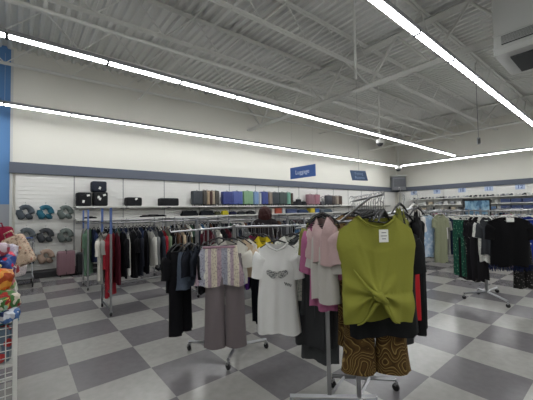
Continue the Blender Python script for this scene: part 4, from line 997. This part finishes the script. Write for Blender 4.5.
# ------------------------------------------------------------------ shopper seen from behind between racks
ps = dist(265, 210, 5.6)
pt_ = thing('person', 'person with dark auburn wavy hair and dark jacket seen from behind among the racks', 'person', (ps.x, ps.y, 0), RZC)
pt_.scale = (1.05, 1.05, 1.02)
def skin(name, verts, edges, radii, m, parent, root=0, sub=2):
    me = D.meshes.new(name); me.from_pydata(verts, edges, []); o = D.objects.new(name, me); col.objects.link(o); o.parent = parent
    s = o.modifiers.new('s', 'SKIN')
    for i, r in enumerate(radii): me.skin_vertices[0].data[i].radius = (r if isinstance(r, tuple) else (r, r))
    me.skin_vertices[0].data[root].use_root = True
    sb = o.modifiers.new('d', 'SUBSURF'); sb.levels = sub; sb.render_levels = sub
    bpy.context.view_layer.update(); dg = bpy.context.evaluated_depsgraph_get(); m2 = D.meshes.new_from_object(o.evaluated_get(dg))
    o.modifiers.clear(); o.data = m2; m2.materials.clear(); m2.materials.append(m)
    for p in m2.polygons: p.use_smooth = True
    return o
SKIN = mat('skin', '9a6f58', .6)
HT = 1.57
V = [(0, 0, .86), (0, 0, 1.02), (0, 0, 1.2), (0, .01, 1.3), (0, .01, 1.36), (0, .02, 1.41), (0, .02, 1.49)]
E_ = [(i, i+1) for i in range(6)]; Rr = [(.14, .1), (.12, .09), (.14, .1), (.1, .07), (.045, .045), (.065, .075), (.072, .085)]
for s in (-1, 1):
    n = len(V); V += [(s*.09, 0, .8), (s*.1, .01, .45), (s*.1, 0, .08), (s*.11, .12, .035)]; E_ += [(0, n), (n, n+1), (n+1, n+2), (n+2, n+3)]; Rr += [.085, .055, .035, (.035, .025)]
    n = len(V); V += [(s*.17, 0, 1.27), (s*.21, .03, 1.0), (s*.2, .2, .98), (s*.19, .27, .99)]; E_ += [(3, n), (n, n+1), (n+1, n+2), (n+2, n+3)]; Rr += [.05, .038, .028, (.03, .018)]
    for k in range(5):
        m_ = len(V); a = (k-2)*.018; V += [(s*.19+a, .31+(.0 if k else -.02), .985), (s*.19+a*1.2, .345+(.01 if k == 2 else 0)-(.03 if k in (0,) else 0), .965)]; E_ += [(n+3, m_), (m_, m_+1)]; Rr += [.009, .007]
skin('body', V, E_, Rr, SKIN, pt_)
V = [(0, 0, .84), (0, 0, 1.02), (0, 0, 1.2), (0, .01, 1.29)]; E_ = [(0, 1), (1, 2), (2, 3)]; Rr = [(.165, .125), (.145, .11), (.165, .12), (.11, .085)]
for s in (-1, 1):
    n = len(V); V += [(s*.175, 0, 1.265), (s*.215, .03, 1.0), (s*.2, .17, .98)]; E_ += [(3, n), (n, n+1), (n+1, n+2)]; Rr += [.066, .055, .042]
skin('jacket', V, E_, Rr, cloth('2a2627'), pt_)
V = [(0, 0, .88)]; E_ = []; Rr = [(.155, .115)]
for s in (-1, 1):
    n = len(V); V += [(s*.09, 0, .78), (s*.1, .01, .45), (s*.1, 0, .1)]; E_ += [(0, n), (n, n+1), (n+1, n+2)]; Rr += [.1, .072, .055]
skin('trousers', V, E_, Rr, cloth('1b1d24'), pt_)
hb = NB(); bmesh.ops.create_icosphere(hb, subdivisions=4, radius=1)
for v in hb.verts:
    n_ = v.co.copy(); a = math.atan2(n_.y, n_.x); k = 1+.07*math.sin(9*a+6*n_.z)+.05*math.sin(17*a-5*n_.z)
    zz = n_.z*(.11 if n_.z > 0 else .2); wd = .108+(.028*min(1, -n_.z*1.5) if n_.z < 0 else 0)
    yy = n_.y*.105
    if n_.y > .35 and n_.z < .45: yy = n_.y*.05
    v.co = Vector((n_.x*wd*k, yy*k-.005, 1.455+zz))
obj('hair', hb, mat('auburn_hair', '3a1c1b', .55, 0, .3, .8, 60), pt_, True)
# face: nose, eyes, ears and mouth on the far side
bm = NB(); box(bm, (0, .112, 1.45), (.022, .03, .035), 0, .008); obj('nose', bm, SKIN, pt_, True)
for s in (-1, 1):
    bm = NB(); bmesh.ops.create_uvsphere(bm, u_segments=10, v_segments=8, radius=.012)
    bmesh.ops.translate(bm, verts=bm.verts, vec=(s*.028, .098, 1.475)); obj('eye', bm, mat('eye_dark', '2a2220', .3), pt_, True)
bm = NB(); box(bm, (0, .1, 1.415), (.04, .012, .01), 0, .004); obj('mouth', bm, mat('lips', '8a4a48', .5), pt_, True)
